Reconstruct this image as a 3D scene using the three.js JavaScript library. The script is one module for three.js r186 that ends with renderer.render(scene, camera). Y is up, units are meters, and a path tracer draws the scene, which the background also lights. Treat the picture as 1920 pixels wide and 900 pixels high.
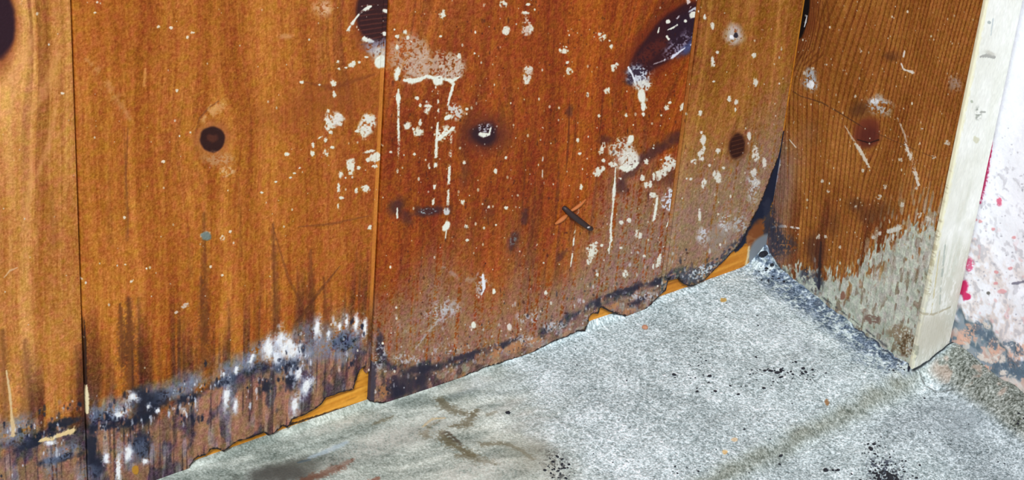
import * as THREE from 'three';
import { mergeGeometries } from 'three/addons/utils/BufferGeometryUtils.js';

// ---------------------------------------------------------------- camera, sky, sun, exposure
// World: y up, origin in the inner corner. Board wall lies in z = 0 (x runs to the corner), its return in x = 0.
const EYE = new THREE.Vector3(-0.95238421, 0.83253638, 0.9322948);
const FWD = new THREE.Vector3(0.52230875, -0.53376293, -0.6650494);
const UPV = new THREE.Vector3(0.26103896, 0.84252041, -0.47118789);
const RGT = new THREE.Vector3(0.81182032, 0.07250176, 0.5793887);
const FOCAL = 4270;                                   // in pixels of the 1920 x 900 frame
const scene = new THREE.Scene();
const camera = new THREE.PerspectiveCamera(2 * Math.atan(450 / FOCAL) * 180 / Math.PI, 1920 / 900, 0.05, 60);
camera.position.copy(EYE); camera.up.copy(UPV); camera.lookAt(EYE.clone().add(FWD));
camera.updateMatrixWorld();
scene.add(camera);

const renderer = new THREE.WebGLRenderer({ antialias: true });
renderer.toneMapping = THREE.LinearToneMapping;
renderer.toneMappingExposure = 1.13;
renderer.shadowMap.enabled = true;

{ // bright hazy daylight: an even sky, a little bluer overhead
  const w = 64, h = 32, d = new Float32Array(w * h * 4);
  for (let j = 0; j < h; j++) for (let i = 0; i < w; i++) {
    const up = Math.max(0, (j + 0.5) / h * 2 - 1), k = (j * w + i) * 4;
    d[k] = 0.60 - 0.10 * up; d[k + 1] = 0.64 - 0.07 * up; d[k + 2] = 0.72 - 0.01 * up; d[k + 3] = 1;
  }
  const sky = new THREE.DataTexture(d, w, h, THREE.RGBAFormat, THREE.FloatType);
  sky.mapping = THREE.EquirectangularReflectionMapping; sky.magFilter = sky.minFilter = THREE.LinearFilter;
  sky.colorSpace = THREE.LinearSRGBColorSpace; sky.needsUpdate = true;
  scene.background = sky; scene.environment = sky;
}
const sun = new THREE.DirectionalLight(0xf3f7ff, 2.4);
sun.position.set(-1.9, 2.5, 2.1); sun.target.position.set(-0.2, 0, 0.1);
sun.castShadow = true; sun.shadow.radius = 14; sun.shadow.mapSize.set(2048, 2048);
Object.assign(sun.shadow.camera, { left: -1.5, right: 1.5, top: 1.5, bottom: -1.5, near: 0.1, far: 8 });
scene.add(sun, sun.target);

// ---------------------------------------------------------------- helpers
function rng(seed) { let a = seed >>> 0; return () => { a = (a + 0x6D2B79F5) | 0; let t = Math.imul(a ^ (a >>> 15), 1 | a); t = (t + Math.imul(t ^ (t >>> 7), 61 | t)) ^ t; return ((t ^ (t >>> 14)) >>> 0) / 4294967296; }; }
const PERM = new Uint16Array(2048), VAL = new Float32Array(1024);
{ const r = rng(7); const p = [...Array(1024).keys()]; for (let i = 1023; i > 0; i--) { const j = (r() * (i + 1)) | 0; [p[i], p[j]] = [p[j], p[i]]; } for (let i = 0; i < 2048; i++) PERM[i] = p[i & 1023]; for (let i = 0; i < 1024; i++) VAL[i] = r(); }
function vn(x, y) { // value noise 0..1
  const xi = Math.floor(x), yi = Math.floor(y); let fx = x - xi, fy = y - yi;
  fx = fx * fx * (3 - 2 * fx); fy = fy * fy * (3 - 2 * fy);
  const a = PERM[xi & 1023], b = PERM[(xi + 1) & 1023], y0 = yi & 1023, y1 = (yi + 1) & 1023;
  const p = VAL[PERM[a + y0]], q = VAL[PERM[b + y0]], r = VAL[PERM[a + y1]], s = VAL[PERM[b + y1]];
  return (p + (q - p) * fx) * (1 - fy) + (r + (s - r) * fx) * fy;
}
function fbm(x, y, o = 3) { let s = 0, a = 0.5, n = 0; for (let i = 0; i < o; i++) { s += a * vn(x, y); n += a; x = x * 2.03 + 17.3; y = y * 2.03 + 5.7; a *= 0.5; } return s / n; }
const ss = (a, b, x) => { const t = Math.min(1, Math.max(0, (x - a) / (b - a))); return t * t * (3 - 2 * t); };
const cl = (x, a = 0, b = 1) => Math.min(b, Math.max(a, x));
const gauss = (x) => Math.exp(-x * x);

// a pixel of the photograph gives a direction; the plane of the thing it lies on gives the point
function onPlane(px, py, axis, value) {
  const d = FWD.clone().multiplyScalar(FOCAL).addScaledVector(RGT, px - 960).addScaledVector(UPV, 450 - py);
  const t = (value - EYE.getComponent(axis)) / d.getComponent(axis);
  return EYE.clone().addScaledVector(d, t);
}
const T = 0.004;                       // thickness of the wall boards
const B_END = 0.1436;                  // the return board ends here
const TRIM_Z = 0.1462;                 // front of the white strip
const D_X = 0.0335;                    // face of the plastered wall

// A painted sheet: colours and relief computed in the metres of its own surface.
class Sheet {
  constructor(w, h, sk, tk, axis, value, sOf, tOf) { // sk / tk: [[metres, pixel], ...] rising; axis, value: the plane of the surface
    Object.assign(this, { w, h, sk, tk, axis, value, sOf, tOf });
    this.C = new Float32Array(w * h * 3); this.H = new Float32Array(w * h).fill(0.5);
    this.S = new Float32Array(w); this.Tt = new Float32Array(h);
    for (let i = 0; i < w; i++) this.S[i] = Sheet.back(sk, i + 0.5);
    for (let j = 0; j < h; j++) this.Tt[j] = Sheet.back(tk, j + 0.5);
  }
  static back(k, p) { let i = 0; while (i < k.length - 2 && p > k[i + 1][1]) i++; const [a, b] = [k[i], k[i + 1]]; return a[0] + (b[0] - a[0]) * (p - a[1]) / (b[1] - a[1]); }
  static fore(k, m) { let i = 0; while (i < k.length - 2 && m > k[i + 1][0]) i++; const [a, b] = [k[i], k[i + 1]]; return a[1] + (b[1] - a[1]) * (m - a[0]) / (b[0] - a[0]); }
  at(px, py) { const p = onPlane(px, py, this.axis, this.value); return [p[this.sOf], p[this.tOf]]; }
  uv(s, t) { return [Sheet.fore(this.sk, s) / this.w, Sheet.fore(this.tk, t) / this.h]; }
  fill(fn) { // fn(s, t, out) with out = [r, g, b, relief]
    const o = [0, 0, 0, 0.5];
    for (let j = 0; j < this.h; j++) for (let i = 0; i < this.w; i++) {
      fn(this.S[i], this.Tt[j], o); const k = j * this.w + i;
      this.C[3 * k] = o[0]; this.C[3 * k + 1] = o[1]; this.C[3 * k + 2] = o[2]; this.H[k] = o[3];
    }
  }
  box(s0, s1, t0, t1, fn) {
    const i0 = Math.max(0, Math.floor(Sheet.fore(this.sk, s0))), i1 = Math.min(this.w - 1, Math.ceil(Sheet.fore(this.sk, s1)));
    const j0 = Math.max(0, Math.floor(Sheet.fore(this.tk, t0))), j1 = Math.min(this.h - 1, Math.ceil(Sheet.fore(this.tk, t1)));
    for (let j = j0; j <= j1; j++) for (let i = i0; i <= i1; i++) fn(this.S[i], this.Tt[j], j * this.w + i);
  }
  mix(k, c, a, h = 0) {
    const C = this.C, q = 3 * k;
    C[q] += (c[0] - C[q]) * a; C[q + 1] += (c[1] - C[q + 1]) * a; C[q + 2] += (c[2] - C[q + 2]) * a; this.H[k] += h * a;
  }
  limit(s) { return this.clip ? this.clip(s) : true; }
  // an irregular spot of matter: centre and radii read off the photograph, then kept in metres
  spot(px, py, rx, ry, o = {}) {
    const { c = PAINT, a = 1, soft = 0.25, rag = 0.45, rot = 0, patch = 0, h = 0.12, grain = 0, fq = 1, lean = 0, keep } = o;
    const [s0, t0] = this.at(px, py), [sx, tx] = this.at(px + 1, py), [sy, ty] = this.at(px, py + 1);
    const A = sx - s0, Bm = sy - s0, Cc = tx - t0, D = ty - t0, det = A * D - Bm * Cc, R = Math.max(rx, ry) * (1.25 + rag) + 2;
    const es = R * (Math.abs(A) + Math.abs(Bm)), et = R * (Math.abs(Cc) + Math.abs(D)), cr = Math.cos(rot * Math.PI / 180), sr = Math.sin(rot * Math.PI / 180);
    const f1 = fq * 0.9 / Math.max(3, Math.min(rx, ry)), ox = px * 0.731, oy = py * 0.417;
    this.box(s0 - es, s0 + es, t0 - et, t0 + et, (s, t, k) => {
      if (keep && !keep(s, t)) return;
      const ds = s - s0, dt = t - t0, x = (D * ds - Bm * dt) / det, y = (-Cc * ds + A * dt) / det;
      const u = (x * cr + y * sr) / rx, v = (-x * sr + y * cr) / ry;
      let q = Math.sqrt(u * u + v * v) + rag * (fbm(x * f1 + ox, y * f1 + oy, 3) - 0.5) * 2;
      let m = 1 - ss(1 - soft, 1 + soft, q);
      if (m <= 0) return;
      if (patch) { const n = 0.55 * vn(x * 0.42 + oy, y * 0.42 + ox) + 0.45 * vn(x * 0.17 + ox, y * 0.17) - (lean ? lean * v : 0); m *= ss(patch - 0.13, patch + 0.13, n); }
      if (grain) m *= 1 - grain * vn(s * 2600, t * 260);
      this.mix(k, c, m * a, h);
    });
  }
  // a run, scratch or line through points read off the photograph
  stroke(pts, width, o = {}) {
    const { c = PAINT, a = 1, soft = 0.4, rag = 0.5, bead = 0, h = 0.12, keep } = o;
    const m = 1 / 2300, P = pts.map(([x, y]) => this.at(x, y)), W = (Array.isArray(width) ? width : [width, width]).map((x) => x * m);
    let s0 = 1e9, s1 = -1e9, t0 = 1e9, t1 = -1e9; const wm = Math.max(...W) * 1.8 + 0.001;
    for (const [s, t] of P) { s0 = Math.min(s0, s); s1 = Math.max(s1, s); t0 = Math.min(t0, t); t1 = Math.max(t1, t); }
    const L = [0]; for (let i = 1; i < P.length; i++) L.push(L[i - 1] + Math.hypot(P[i][0] - P[i - 1][0], P[i][1] - P[i - 1][1]));
    const tot = L[L.length - 1];
    this.box(s0 - wm, s1 + wm, t0 - wm, t1 + wm, (s, t, k) => {
      if (keep && !keep(s, t)) return;
      let best = 1e9, al = 0;
      for (let i = 0; i + 1 < P.length; i++) {
        const ax = P[i][0], ay = P[i][1], bx = P[i + 1][0] - ax, by = P[i + 1][1] - ay, e = cl(((s - ax) * bx + (t - ay) * by) / (bx * bx + by * by));
        const d = Math.hypot(s - ax - bx * e, t - ay - by * e);
        if (d < best) { best = d; al = (L[i] + (L[i + 1] - L[i]) * e) / tot; }
      }
      const g = al * (W.length - 1), gi = Math.min(W.length - 2, Math.floor(g)), w0 = W[gi] + (W[gi + 1] - W[gi]) * (g - gi);
      const w = w0 * (1 + rag * (fbm(s * 900, t * 900, 2) - 0.5) * 2) * 0.5 + 1e-6;
      let q = 1 - ss(1 - soft, 1 + soft, best / w);
      if (q <= 0) return;
      if (bead) q *= ss(bead - 0.1, bead + 0.1, vn(al * tot * 330 + P[0][0] * 999, P[0][1] * 77) * 0.75 + 0.25 * vn(s * 2300, t * 2300));
      this.mix(k, c, q * a, h);
    });
  }
  line(pts) { // a curve t(s) through points read off the photograph
    const P = pts.map(([x, y]) => this.at(x, y)).sort((a, b) => a[0] - b[0]);
    return (s) => { if (s <= P[0][0]) return P[0][1]; for (let i = 1; i < P.length; i++) if (s <= P[i][0]) return P[i - 1][1] + (P[i][1] - P[i - 1][1]) * (s - P[i - 1][0]) / (P[i][0] - P[i - 1][0]); return P[P.length - 1][1]; };
  }
  material(par = {}, relief = 0.0008) {
    const n = this.w * this.h, c = new Uint8Array(n * 4), b = new Uint8Array(n * 4);
    for (let k = 0; k < n; k++) {
      for (let e = 0; e < 3; e++) c[4 * k + e] = cl(this.C[3 * k + e], 0, 255);
      c[4 * k + 3] = b[4 * k + 3] = 255; b[4 * k] = b[4 * k + 1] = b[4 * k + 2] = cl(this.H[k] * 255, 0, 255);
    }
    const tex = (d) => { const t = new THREE.DataTexture(d, this.w, this.h, THREE.RGBAFormat); t.magFilter = THREE.LinearFilter; t.minFilter = THREE.LinearMipmapLinearFilter; t.generateMipmaps = true; t.wrapS = t.wrapT = THREE.ClampToEdgeWrapping; t.needsUpdate = true; return t; };
    const map = tex(c); map.colorSpace = THREE.SRGBColorSpace;
    this.C = this.H = null;
    return new THREE.MeshPhysicalMaterial({ map, bumpMap: tex(b), bumpScale: relief, roughness: 0.75, specularIntensity: 0.4, ...par });
  }
}
const PAINT = [228, 227, 208];
const mix3 = (o, c, a) => { o[0] += (c[0] - o[0]) * a; o[1] += (c[1] - o[1]) * a; o[2] += (c[2] - o[2]) * a; };
function setUV(g, sheet, f) { const p = g.attributes.position, u = new Float32Array(p.count * 2); for (let i = 0; i < p.count; i++) { const [s, t] = f(p.getX(i), p.getY(i), p.getZ(i)), r = sheet.uv(s, t); u[2 * i] = r[0]; u[2 * i + 1] = r[1]; } g.setAttribute('uv', new THREE.BufferAttribute(u, 2)); return g; }
function mesh(name, g, m, parent) { const o = new THREE.Mesh(g, m); o.name = name; o.castShadow = o.receiveShadow = true; parent.add(o); return o; }
function tag(o, label, category, extra) { Object.assign(o.userData, { label, category }, extra); return o; }
function group(name) { const g = new THREE.Group(); g.name = name; scene.add(g); return g; }

// ---------------------------------------------------------------- board wall: its painted surface
const PX = 1 / 2300;                                            // one pixel of the photograph on this wall, in metres
const SA = -0.5114, SB0 = -0.3262, SB1 = -0.3226, SC0 = -0.0957, SC1 = -0.0920;   // joints between the boards
// broken feet of the boards, followed along the photograph
const edge2 = [[352, 893], [358, 872], [365, 862], [372, 857], [385, 855], [396, 843], [406, 842], [420, 848], [432, 838], [445, 828], [462, 824], [485, 816], [496, 811], [503, 817], [513, 814], [522, 806], [530, 799], [539, 803], [545, 795], [548, 787], [566, 781], [590, 768], [605, 756], [612, 746], [626, 742], [640, 736], [656, 733], [664, 729], [667, 716], [672, 702], [678, 691], [684, 689]];
const edge3 = [[688, 752], [702, 755], [722, 757], [746, 752], [770, 742], [790, 736], [815, 729], [840, 718], [865, 712], [880, 701], [896, 697], [910, 689], [935, 683], [956, 675], [985, 668], [1000, 662], [1010, 655], [1040, 640], [1060, 633], [1084, 621], [1097, 622], [1101, 611], [1105, 604], [1104, 597], [1112, 588], [1122, 589], [1125, 578], [1129, 577], [1141, 584], [1152, 588], [1162, 591], [1176, 594], [1195, 590], [1209, 582], [1219, 573], [1232, 560], [1240, 552], [1249, 545], [1252, 532], [1256, 521]];
const edge4 = [[1272, 522], [1279, 531], [1290, 537], [1300, 537], [1311, 530], [1322, 525], [1334, 512], [1345, 502], [1360, 488], [1371, 475], [1381, 468], [1390, 455], [1398, 440], [1408, 418], [1420, 396], [1431, 370], [1441, 345], [1450, 320], [1458, 300]];
const wallA = new Sheet(2048, 1536, [[-0.75, 0], [0.001, 2048]], [[-0.012, 0], [0.37, 1536]], 2, T, 'x', 'y');
{
  const W = wallA;
  const knots = [[-4, 45, 36, 85], [398, 261, 24, 24], [708, 30, 42, 58], [908, 250, 30, 28], [1245, 80, 45, 60], [1382, 275, 16, 26]].map(([x, y, a, b]) => { const [s, t] = W.at(x, y); return [s, t, a * PX, b * PX]; });
  const tide12 = W.line([[-260, 905], [-90, 860], [0, 842], [60, 822], [110, 806], [165, 795], [250, 782], [300, 768], [340, 748], [400, 726], [450, 706], [520, 684], [580, 660], [640, 640], [695, 648]]);
  const tide3 = W.line([[700, 676], [760, 688], [800, 688], [860, 678], [930, 655], [1000, 630], [1060, 600], [1110, 572], [1170, 548], [1255, 520]]);
  const tide4 = W.line([[1262, 505], [1300, 502], [1340, 482], [1375, 455], [1400, 425], [1430, 380], [1450, 330]]);
  W.fill((s, t, o) => {
    const id = s < SA ? 1 : s < SB1 ? 2 : s < SC0 ? 3 : 4;
    let g = s, near = 0;
    for (const [ks, kt, ka, kb] of knots) { const dx = s - ks, dy = (t - kt) * ka / kb * 0.75, r2 = dx * dx + dy * dy; if (r2 < ka * ka * 40) { const e = ka * ka * 1.7; g -= e * dx / (r2 + e * 0.55); near = Math.max(near, Math.exp(-r2 / (ka * ka * 4))); } }
    g += (fbm(s * 9 + id * 31, t * 5, 2) - 0.5) * 0.02;
    const broad = fbm(g * 42 + id * 13, t * 3.2 + id * 7, 2), band = vn(g * 150 + id * 71, t * 4), fine = vn(g * 620, t * 16), hair = vn(g * 1700, t * 60), cloud = fbm(s * 22 + 9, t * 17 + id * 5, 3), grit = vn(s * 1900, t * 1900), grit2 = vn(s * 900 + 50, t * 900);
    let k = 0.30 * broad + 0.20 * band + 0.15 * fine + 0.10 * hair + 0.25 * cloud;           // 0 dark .. 1 light
    k = cl((k - 0.5) * 2.3 + 0.5);
    const lo = id === 1 ? [162, 92, 30] : id === 2 ? [148, 74, 14] : id === 3 ? [122, 48, 4] : [128, 72, 20];
    const hi = id === 1 ? [222, 156, 86] : id === 2 ? [208, 132, 54] : id === 3 ? [180, 92, 22] : [188, 126, 60];
    for (let e = 0; e < 3; e++) o[e] = lo[e] + (hi[e] - lo[e]) * k;
    if (id === 2) { const [rs] = [(s - SA) / 0.19]; mix3(o, [150, 72, 22], 0.35 * ss(0.45, 0.9, rs + (cloud - 0.5) * 0.7)); mix3(o, [176, 92, 24], 0.5 * ss(0.30, 0.05, rs) * ss(0.22, 0.30, t + (cloud - 0.5) * 0.12)); }
    if (id === 3) mix3(o, [176, 96, 40], 0.6 * ss(0.16, 0.24, t + (cloud - 0.5) * 0.1) * ss(-0.20, -0.31, s));
    mix3(o, [96, 44, 14], 0.55 * near * ss(0.4, 0.75, vn(g * 420, t * 8)));
    // soot-coloured vertical streaks of damp rising from the floor
    const td = id <= 2 ? tide12(s) : id === 3 ? tide3(s) : tide4(s), d = (t - td) / PX;          // pixels of the photograph above the tide line
    const streak = vn(s * 210 + 3, t * 9), streakF = vn(s * 620 + 11, t * 22), reach = 60 + 150 * vn(s * 75 + 8, 2.2) + 60 * vn(s * 260, 4.4);
    if (id <= 2) {
      const up = ss(1, 0.15, d / reach) * ss(0.42, 0.72, 0.65 * streak + 0.35 * streakF) * (d > -10 ? 1 : 0);
      mix3(o, [74, 36, 20], 0.8 * up);
      const rgh = (fbm(s * 160, t * 110, 3) - 0.5);
      const below = ss(14, -14, d + rgh * 46);
      const m1 = vn(s * 330 + 40, t * 26), m2 = fbm(s * 130 + 5, t * 60, 3);
      const body = [142 + 60 * (m1 - 0.5), 104 + 40 * (m1 - 0.5), 84 + 26 * (m1 - 0.5)];
      mix3(body, [54, 54, 72], 0.8 * ss(0.50, 0.64, m2)); mix3(body, [150, 150, 160], 0.5 * ss(0.62, 0.80, vn(s * 240 + 90, t * 60)));
      mix3(body, [44, 34, 44], 0.6 * ss(0.62, 0.8, vn(s * 700 + 9, t * 30)));
      mix3(o, body, 0.9 * below);
      const blue = gauss((d - 22 + rgh * 30) / 24) * ss(0.34, 0.62, fbm(s * 95 + 20, t * 80, 3));
      mix3(o, [118, 130, 150], 0.85 * blue * (0.55 + 0.45 * streakF));
      const dark = gauss((d + rgh * 34) / 13) * ss(0.36, 0.60, fbm(s * 70 + 3, t * 55 + 8, 3));
      mix3(o, [20, 25, 42], 0.97 * dark);
    } else if (id === 3) {
      const rgh = (fbm(s * 150 + 8, t * 130, 3) - 0.5), right = ss(-0.28, -0.10, s);
      mix3(o, [88, 36, 18], 0.5 * ss(0.55, 0.8, 0.6 * streak + 0.4 * streakF) * ss(330, 120, d));
      const dust = ss(190 + 130 * right, 20, d + (cloud - 0.5) * 220) * (0.84 + 0.14 * right) * ss(0.25, 0.6, 0.5 * streakF + 0.5 * grit2 + 0.15);
      mix3(o, [146, 114, 94], dust);
      const below = ss(8, -10, d + rgh * 40), m1 = vn(s * 300 + 4, t * 60), m2 = fbm(s * 150 + 50, t * 90, 3);
      const body = [136 + 56 * (m1 - 0.5), 104 + 40 * (m1 - 0.5), 84 + 30 * (m1 - 0.5)];
      const left = ss(-0.24, -0.30, s);
      mix3(body, [58, 44, 52], 0.8 * ss(0.62 - 0.2 * left, 0.76 - 0.2 * left, m2)); mix3(body, [150, 152, 148], 0.6 * ss(0.60, 0.75, vn(s * 340, t * 340)) * (1 - left));
      mix3(o, body, 0.85 * below);
      mix3(o, [48, 50, 60], 0.85 * gauss((d + rgh * 26) / 8) * ss(0.35, 0.55, fbm(s * 120, t * 60 + 3, 2)));
    } else {
      const rgh = (fbm(s * 170, t * 150, 3) - 0.5), dust = ss(0.155, 0.07, t + (cloud - 0.5) * 0.06) * 0.72 * ss(0.2, 0.6, 0.5 * streakF + 0.5 * grit2 + 0.15);
      mix3(o, [146, 124, 110], dust);
      mix3(o, [52, 56, 66], 0.8 * ss(4, -10, d + rgh * 26) * ss(0.34, 0.55, vn(s * 500, t * 500) + 0.1));
      mix3(o, [150, 150, 150], 0.5 * ss(2, -12, d) * ss(0.62, 0.78, vn(s * 760, t * 760)));
    }
    const nz = (grit - 0.5) * 40 + (grit2 - 0.5) * 22 + (vn(s * 1500 + 70, t * 600) - 0.5) * 20, hue = vn(s * 420 + 33, t * 420) - 0.5, hue2 = vn(s * 380 + 133, t * 300 + 60) - 0.5; o[0] += nz + 10 * hue; o[1] += nz * 0.9 - 4 * hue + 12 * hue2; o[2] += nz * 0.8 + 8 * hue - 10 * hue2;
    o[3] = 0.42 + 0.10 * (fine - 0.5) + 0.10 * (hair - 0.5) + 0.10 * (grit2 - 0.5) + 0.05 * (grit - 0.5);
  });
  { // fresher wood of the tongues in the open joints
    for (const [a, b, c, al] of [[SB0 - 0.0002, SB1, [214, 136, 52], 0.8], [SC0, SC1, [170, 92, 34], 0.6]]) W.box(a, b, 0.045, 0.37, (s, t, k) => { if (s > a && s < b) W.mix(k, c, al * ss(0.045, 0.09, t) * (0.6 + 0.4 * vn(s * 1800, t * 40))); });
  }
  const p3 = (s) => s > SB1 && s < SC0, p2 = (s) => s > SA && s < SB1, p4 = (s) => s > SC0;
  const DARK = [52, 22, 22];
  // --- knots
  W.spot(-8, 45, 40, 92, { c: [120, 44, 20], a: 0.7, soft: 0.4, rag: 0.1, h: 0 });
  W.spot(-6, 42, 34, 70, { c: [44, 20, 30], soft: 0.14, rag: 0.1, h: -0.1 });
  W.spot(398, 262, 34, 32, { c: [176, 112, 66], a: 0.6, soft: 0.5, rag: 0.2, h: 0 });
  W.spot(398, 261, 24, 23, { c: [46, 18, 14], soft: 0.12, rag: 0.18, rot: 20, h: -0.1 });
  W.spot(398, 259, 10, 7, { c: [110, 56, 34], a: 0.5, soft: 0.5 });
  W.stroke([[368, 246], [374, 222], [392, 202], [410, 190]], [2, 3, 2], { c: [110, 60, 30], a: 0.6, h: -0.1, bead: 0.3 });
  W.stroke([[382, 222], [400, 206], [418, 194]], [8, 15, 10], { c: [222, 170, 112], a: 0.6, bead: 0.42, rag: 1, soft: 0.8 });
  W.spot(410, 300, 30, 12, { c: [196, 152, 112], a: 0.6, patch: 0.45, soft: 0.6 });
  W.spot(428, 322, 14, 10, { c: [226, 190, 150], a: 0.6, patch: 0.5 });
  W.spot(706, 30, 50, 68, { c: [110, 44, 16], a: 0.65, soft: 0.35, rag: 0.15, h: 0, keep: p2 });
  W.spot(710, 26, 44, 60, { c: DARK, soft: 0.1, rag: 0.1, h: -0.08, keep: p2 });
  for (let i = 0; i < 9; i++) W.stroke([[676, 12 + i * 9], [704, 8 + i * 9], [734, 9 + i * 8]], 2, { c: [98, 48, 36], a: 0.6, bead: 0.3, h: 0, keep: p2 });
  W.stroke([[661, 43], [668, 33], [675, 25], [683, 18]], [6, 3, 2.5, 3], { bead: 0.3, keep: p2 }); W.stroke([[683, 18], [689, 15], [696, 12]], [4, 7, 3], { keep: p2 }); W.stroke([[651, 60], [656, 50]], [6, 3], { bead: 0.35, keep: p2 });
  W.stroke([[719, 20], [728, 22], [736, 21]], [4, 5, 8], { keep: p2 });
  W.stroke([[682, 72], [690, 76], [700, 78]], [6, 6, 3], { keep: p2 });
  W.spot(722, 64, 4, 4, { keep: p2 }); W.spot(730, 77, 3, 3, { keep: p2 });
  W.spot(710, 88, 26, 13, { c: [150, 150, 168], a: 0.75, soft: 0.5, patch: 0.35, keep: p2 });
  W.spot(713, 104, 20, 14, { c: [206, 200, 190], a: 0.8, soft: 0.4, patch: 0.3, keep: p2 });
  W.spot(714, 117, 13, 12, { soft: 0.15, rag: 0.2, keep: p2 });
  // slanting knot scar of the third board
  W.spot(1246, 78, 104, 42, { c: [104, 34, 14], a: 0.7, rot: -43, soft: 0.3, rag: 0.12, h: 0, keep: p3 });
  W.spot(1252, 72, 96, 32, { c: [50, 16, 22], rot: -45, soft: 0.14, rag: 0.14, h: -0.12, keep: p3 });
  W.spot(1290, 60, 40, 34, { c: [38, 20, 36], rot: -50, a: 0.9, soft: 0.3, rag: 0.2, h: -0.1, keep: p3 });
  W.spot(1222, 96, 34, 12, { c: [100, 38, 24], rot: -42, a: 0.6, soft: 0.5, patch: 0.4, h: 0, keep: p3 });
  W.spot(1274, 84, 30, 15, { c: [150, 140, 156], rot: -36, a: 0.8, soft: 0.5, patch: 0.5, keep: p3 });  // grey-blue sheen painted onto the knot
  W.spot(1292, 88, 24, 8, { c: [70, 84, 130], rot: -42, a: 0.7, soft: 0.6, keep: p3 });
  W.stroke([[1246, 112], [1262, 106], [1276, 96], [1284, 90]], [3, 6, 5, 2], { c: [214, 214, 224], bead: 0.25, keep: p3 });
  W.stroke([[1226, 120], [1246, 113]], [2, 3], { c: [180, 170, 170], a: 0.7, keep: p3 });
  W.stroke([[1296, 84], [1304, 76], [1308, 70]], [3, 5, 3], { c: [214, 214, 230], bead: 0.2, keep: p3 });
  W.spot(1301, 28, 9, 6, { rot: -20, keep: p3 }); W.stroke([[1292, 22], [1302, 16], [1310, 20]], 4, { c: [190, 190, 196], bead: 0.3, keep: p3 });
  W.spot(1285, 39, 3, 3, { keep: p3 }); W.spot(1253, 41, 4, 4, { keep: p3 }); W.stroke([[1252, 56], [1262, 52], [1270, 47]], [2, 4, 3], { bead: 0.2, keep: p3 });
  W.stroke([[1234, 60], [1236, 52]], [4, 2], { keep: p3 }); W.stroke([[1250, 68], [1254, 74]], [3, 4], { keep: p3 });
  W.stroke([[1262, 42], [1272, 32], [1284, 26]], [3, 3], { c: [200, 190, 190], bead: 0.45, keep: p3 });
  W.stroke([[1290, 0], [1294, 14]], [6, 4], { c: [220, 200, 190], bead: 0.4, keep: p3 });
  W.spot(1194, 142, 26, 18, { c: [52, 44, 62], a: 0.9, rot: 25, soft: 0.3, h: 0, keep: p3 });
  W.spot(1198, 143, 26, 20, { c: [206, 210, 214], a: 0.95, patch: 0.52, soft: 0.3, rot: 20, keep: p3 });
  W.stroke([[1178, 126], [1186, 140], [1192, 158]], [3, 3, 3], { c: [220, 222, 224], bead: 0.25, keep: p3 });
  W.spot(1206, 160, 16, 12, { c: [216, 214, 200], patch: 0.42, keep: p3 });
  W.spot(1203, 180, 7, 14, { rot: -12, rag: 0.25, keep: p3 }); W.spot(1206, 199, 4, 8, { keep: p3 }); W.spot(1206, 214, 3, 4, { keep: p3 });
  // small knots
  W.spot(910, 252, 44, 36, { c: [88, 34, 24], a: 0.7, soft: 0.55, rag: 0.2, h: 0 });
  W.spot(908, 252, 26, 20, { c: [40, 18, 28], a: 0.9, soft: 0.4, rag: 0.25, h: -0.1 });
  W.spot(908, 239, 13, 9, { c: [190, 186, 190], patch: 0.55 }); W.stroke([[900, 251], [909, 253], [917, 252], [920, 240]], [5, 7, 4, 3], { rag: 0.4 });
  W.spot(1382, 275, 18, 29, { c: [110, 60, 26], a: 0.6, soft: 0.4, h: 0, rot: 10 });
  W.spot(1382, 274, 14, 25, { c: [52, 24, 18], soft: 0.2, rag: 0.15, rot: 10, h: -0.1 });
  for (let i = 0; i < 6; i++) W.stroke([[1372, 258 + i * 8], [1394, 252 + i * 8]], 1.6, { c: [110, 66, 40], a: 0.5, h: 0 });
  // dark stains in the wood
  for (const [x, y, a, b, r, al] of [[742, 386, 12, 16, 30, 0.7], [806, 396, 34, 9, -4, 0.85], [760, 408, 18, 9, 40, 0.5], [985, 405, 6, 15, 5, 0.7], [1270, 258, 30, 12, -20, 0.65], [1222, 288, 36, 9, -33, 0.7], [1180, 322, 26, 10, -45, 0.6], [1164, 350, 14, 14, 0, 0.6], [1134, 262, 12, 9, 0, 0.5], [962, 452, 8, 18, 15, 0.7], [1068, 208, 6, 10, 0, 0.5], [1052, 480, 14, 5, -50, 0.5], [1250, 330, 24, 16, -40, 0.4], [915, 395, 10, 20, 0, 0.3], [870, 330, 8, 26, 8, 0.3]])
    W.spot(x, y, a, b, { c: [58, 30, 36], a: al, rot: r, soft: 0.6, rag: 0.5, h: -0.05, keep: p3 });
  W.spot(962, 448, 6, 14, { c: [120, 130, 130], a: 0.7, patch: 0.5, rot: 15 });
  W.spot(800, 396, 16, 5, { c: [150, 160, 160], patch: 0.55 });
  for (const [x, y0, y1, w, al] of [[1068, 190, 330, 3, 0.5], [1048, 300, 420, 5, 0.4], [1130, 180, 260, 2, 0.45], [985, 300, 400, 3, 0.3], [1080, 220, 300, 2, 0.4], [1004, 330, 460, 4, 0.3], [1040, 190, 280, 2, 0.3]])
    W.stroke([[x, y0], [x - 2, (y0 + y1) / 2], [x - 7, y1]], [1, w, w * 1.3, 1], { c: [64, 22, 10], a: al, bead: 0.25, h: -0.1, keep: p3 });
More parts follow.
